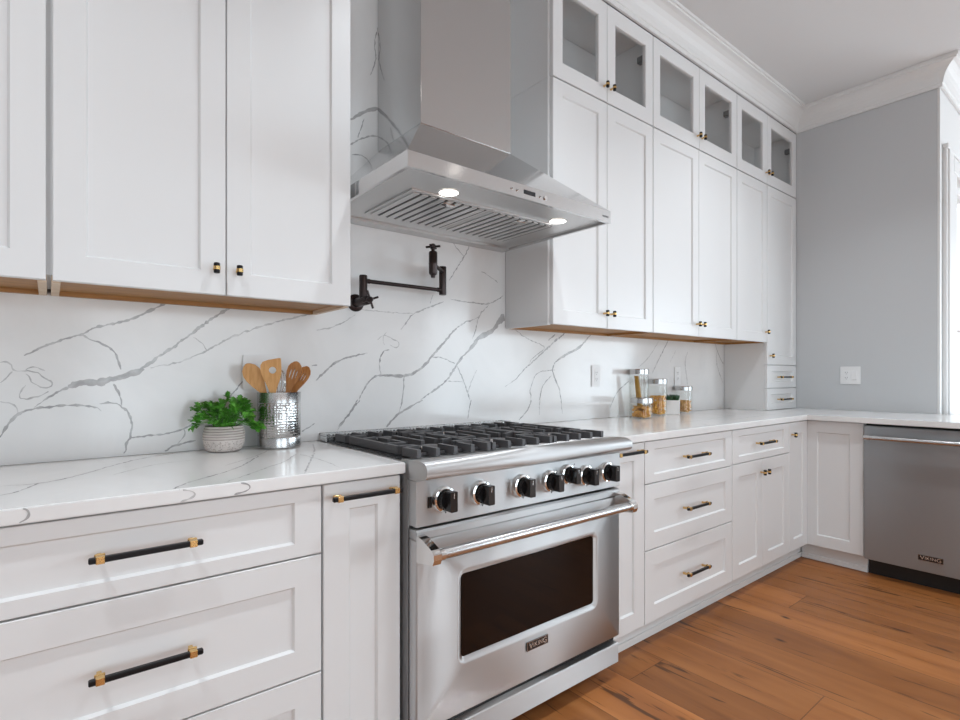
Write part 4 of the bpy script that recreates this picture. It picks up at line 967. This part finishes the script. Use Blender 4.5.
# ------------------------------------------------------------------ jars and planter
def jar(label, x, y, r, h, lid_h=.03, lid_r=None):
    z = ZC+.0012; lid_r = lid_r or r+.001
    t = thing('glass_jar', label, 'jar', (x, y, z))
    hg = h-lid_h
    MB().lathe([(0, 0), (r-.004, 0), (r, .004), (r, hg-.012), (r-.004, hg-.003), (r-.004, hg+.004)], (x, y, z), n=36).build('glass_body', 'jar_glass', t)
    MB().lathe([(0, .0035), (r-.005, .0035), (r-.003, .007), (r-.003, hg-.013)], (x, y, z), n=36).build('inner_wall', 'jar_glass', t)
    MB().lathe([(r-.006, hg), (lid_r, hg), (lid_r, hg+lid_h-.003), (lid_r-.003, hg+lid_h), (0, hg+lid_h)], (x, y, z), n=36).build('lid', 'steel_handle', t)['label'] = 'brushed steel lid'
    return z, hg
def pasta(label, x, y, z, r, h, mat, n, kind_='shell', seed=1):
    rd = random.Random(seed); m = MB()
    for i in range(n):
        a_ = rd.uniform(0, 2*PI); rr = (r-.012)*math.sqrt(rd.random())
        c = Vector((x+rr*math.cos(a_), y+rr*math.sin(a_), z+.006+rd.random()*(h-.008)))
        R_ = Matrix.Rotation(rd.uniform(0, 2*PI), 3, 'Z') @ Matrix.Rotation(rd.uniform(0, PI), 3, 'X')
        if kind_ == 'shell':   # curled tube piece
            pts = [R_ @ Vector((.008*math.cos(u_), .008*math.sin(u_), .003*u_)) + c for u_ in [q*.5 for q in range(6)]]
            m.tube(pts, [.002, .0036, .0042, .0042, .0036, .002], 7)
        else:                  # bow-tie
            vs = [c+R_ @ Vector(v) for v in ((-.012, -.008, .002), (-.012, .008, -.002), (0, .0025, .003), (.012, .008, .002), (.012, -.008, -.002), (0, -.0025, -.003), (0, 0, .004))]
            m.raw(vs, [(0, 1, 2, 6), (0, 6, 5), (6, 2, 3), (6, 3, 4, 5)])
    m.map(lambda p: ((lambda d_, k_: (x+(p[0]-x)*k_, y+(p[1]-y)*k_, min(max(p[2], z+.0055), z+h)))(0, min(1, (r-.0062)/max(1e-6, math.hypot(p[0]-x, p[1]-y))))))
    o = m.build('pasta_pieces', mat); tag(o, label, 'pasta', kind='stuff'); return o
# tall jar of spaghetti
x, y = 2.725, 1.8795; z, hg = jar('tall clear glass jar of spaghetti, tallest and leftmost of the four jars', x, y, .056, .280)
sg = MB(); rd = random.Random(3)
for i in range(70):
    a_ = rd.uniform(0, 2*PI); q = rd.random()**.5*.017
    sg.cyl((x+.008+q*math.cos(a_), y-.008+q*math.sin(a_), z+.006), (x-.032+q*.7*math.cos(a_), y-.004+q*.7*math.sin(a_), z+.240), .0011, n=5)
tag(sg.build('spaghetti', 'spag'), 'bundle of dry yellow spaghetti leaning inside the tall jar', 'pasta', kind='stuff')
x, y = 2.629, 1.795; z, hg = jar('short wide glass jar of orange pasta in front of the tall jar', x, y, .061, .116, .030)
pasta('orange bow-tie pasta filling the short wide front jar', x, y, z, .061, .070, 'pasta', 260, 'bow', 2)
x, y = 2.893, 1.862; z, hg = jar('medium glass jar of golden pasta between the tall jar and white planter', x, y, .055, .222, .030)
pasta('golden curled pasta filling the medium jar', x, y, z, .055, .120, 'pasta', 300, 'shell', 4)
x, y = 3.210, 1.878; z, hg = jar('glass jar of pale pasta, rightmost of the four jars', x, y, .055, .172, .026)
pasta('pale curled pasta in the rightmost jar', x, y, z, .055, .082, 'pasta_pale', 240, 'shell', 6)
# white planter with a small succulent
x, y = 3.062, 1.868; z = ZC+.0012
t = thing('planter', 'small white square planter with dark green succulent between two jars', 'planter', (x, y, z))
m = MB(); q0, q1 = .044, .046
b0 = [(x-q0, y-q0, z), (x+q0, y-q0, z), (x+q0, y+q0, z), (x-q0, y+q0, z)]; b1 = [(x-q1, y-q1, z+.088), (x+q1, y-q1, z+.088), (x+q1, y+q1, z+.088), (x-q1, y+q1, z+.088)]
q2 = q1-.005; b2 = [(x-q2, y-q2, z+.088), (x+q2, y-q2, z+.088), (x+q2, y+q2, z+.088), (x-q2, y+q2, z+.088)]; b3 = [(p[0], p[1], z+.074) for p in b2]
vs = b0+b1+b2+b3; fs = [(3, 2, 1, 0)]
for k_ in range(3):
    for i in range(4): fs.append((k_*4+i, k_*4+(i+1) % 4, k_*4+4+(i+1) % 4, k_*4+4+i))
m.raw(vs, fs+[(12, 13, 14, 15)]); ca, sa = math.cos(.55), math.sin(.55)
m.map(lambda p: (x+(p[0]-x)*ca-(p[1]-y)*sa, y+(p[0]-x)*sa+(p[1]-y)*ca, p[2])); m.build('pot', 'white_pot', t)
m = MB(); rd = random.Random(9)
for i in range(46):
    a_ = rd.uniform(0, 2*PI); rr = .038*math.sqrt(rd.random()); c = Vector((x+rr*math.cos(a_), y+rr*math.sin(a_), z+.076))
    d_ = Vector((math.cos(a_)*rr*14, math.sin(a_)*rr*14, 1)).normalized(); L2 = rd.uniform(.032, .052)
    m.tube([c, c+d_*L2*.4, c+d_*L2*.8, c+d_*L2], [.003, .0075, .006, .0008], 7)
m.map(lambda p: (p[0], min(p[1], YW-.003), p[2]))
m.build('foliage', 'leaf_dark', t)

# ------------------------------------------------------------------ ceiling downlights
for i, (x, y) in enumerate(DOWNLIGHTS):
    places = ['over the left counter end', 'over the cooktop front', 'over the right base cabinets', 'behind the camera at left', 'behind the camera at centre', 'behind the camera at right', 'past the peninsula']
    t = thing('ceiling_light', 'round recessed ceiling downlight '+places[i], 'light', (x, y, ZCEIL), 'recessed ceiling downlights')
    MB().lathe([(.055, -.002), (.075, -.005), (.085, -.0005)], (x, y, ZCEIL), n=32).build('trim_ring', 'trim', t)
    MB().lathe([(.055, -.002), (0, -.002)], (x, y, ZCEIL), n=32).build('lens', 'down_light', t)
    area('downlight_lamp', (x, y, ZCEIL-.008), (0, 0, 0), .10, .10, DOWN_POWER, (.88, .95, 1), 'DISK', math.radians(118))
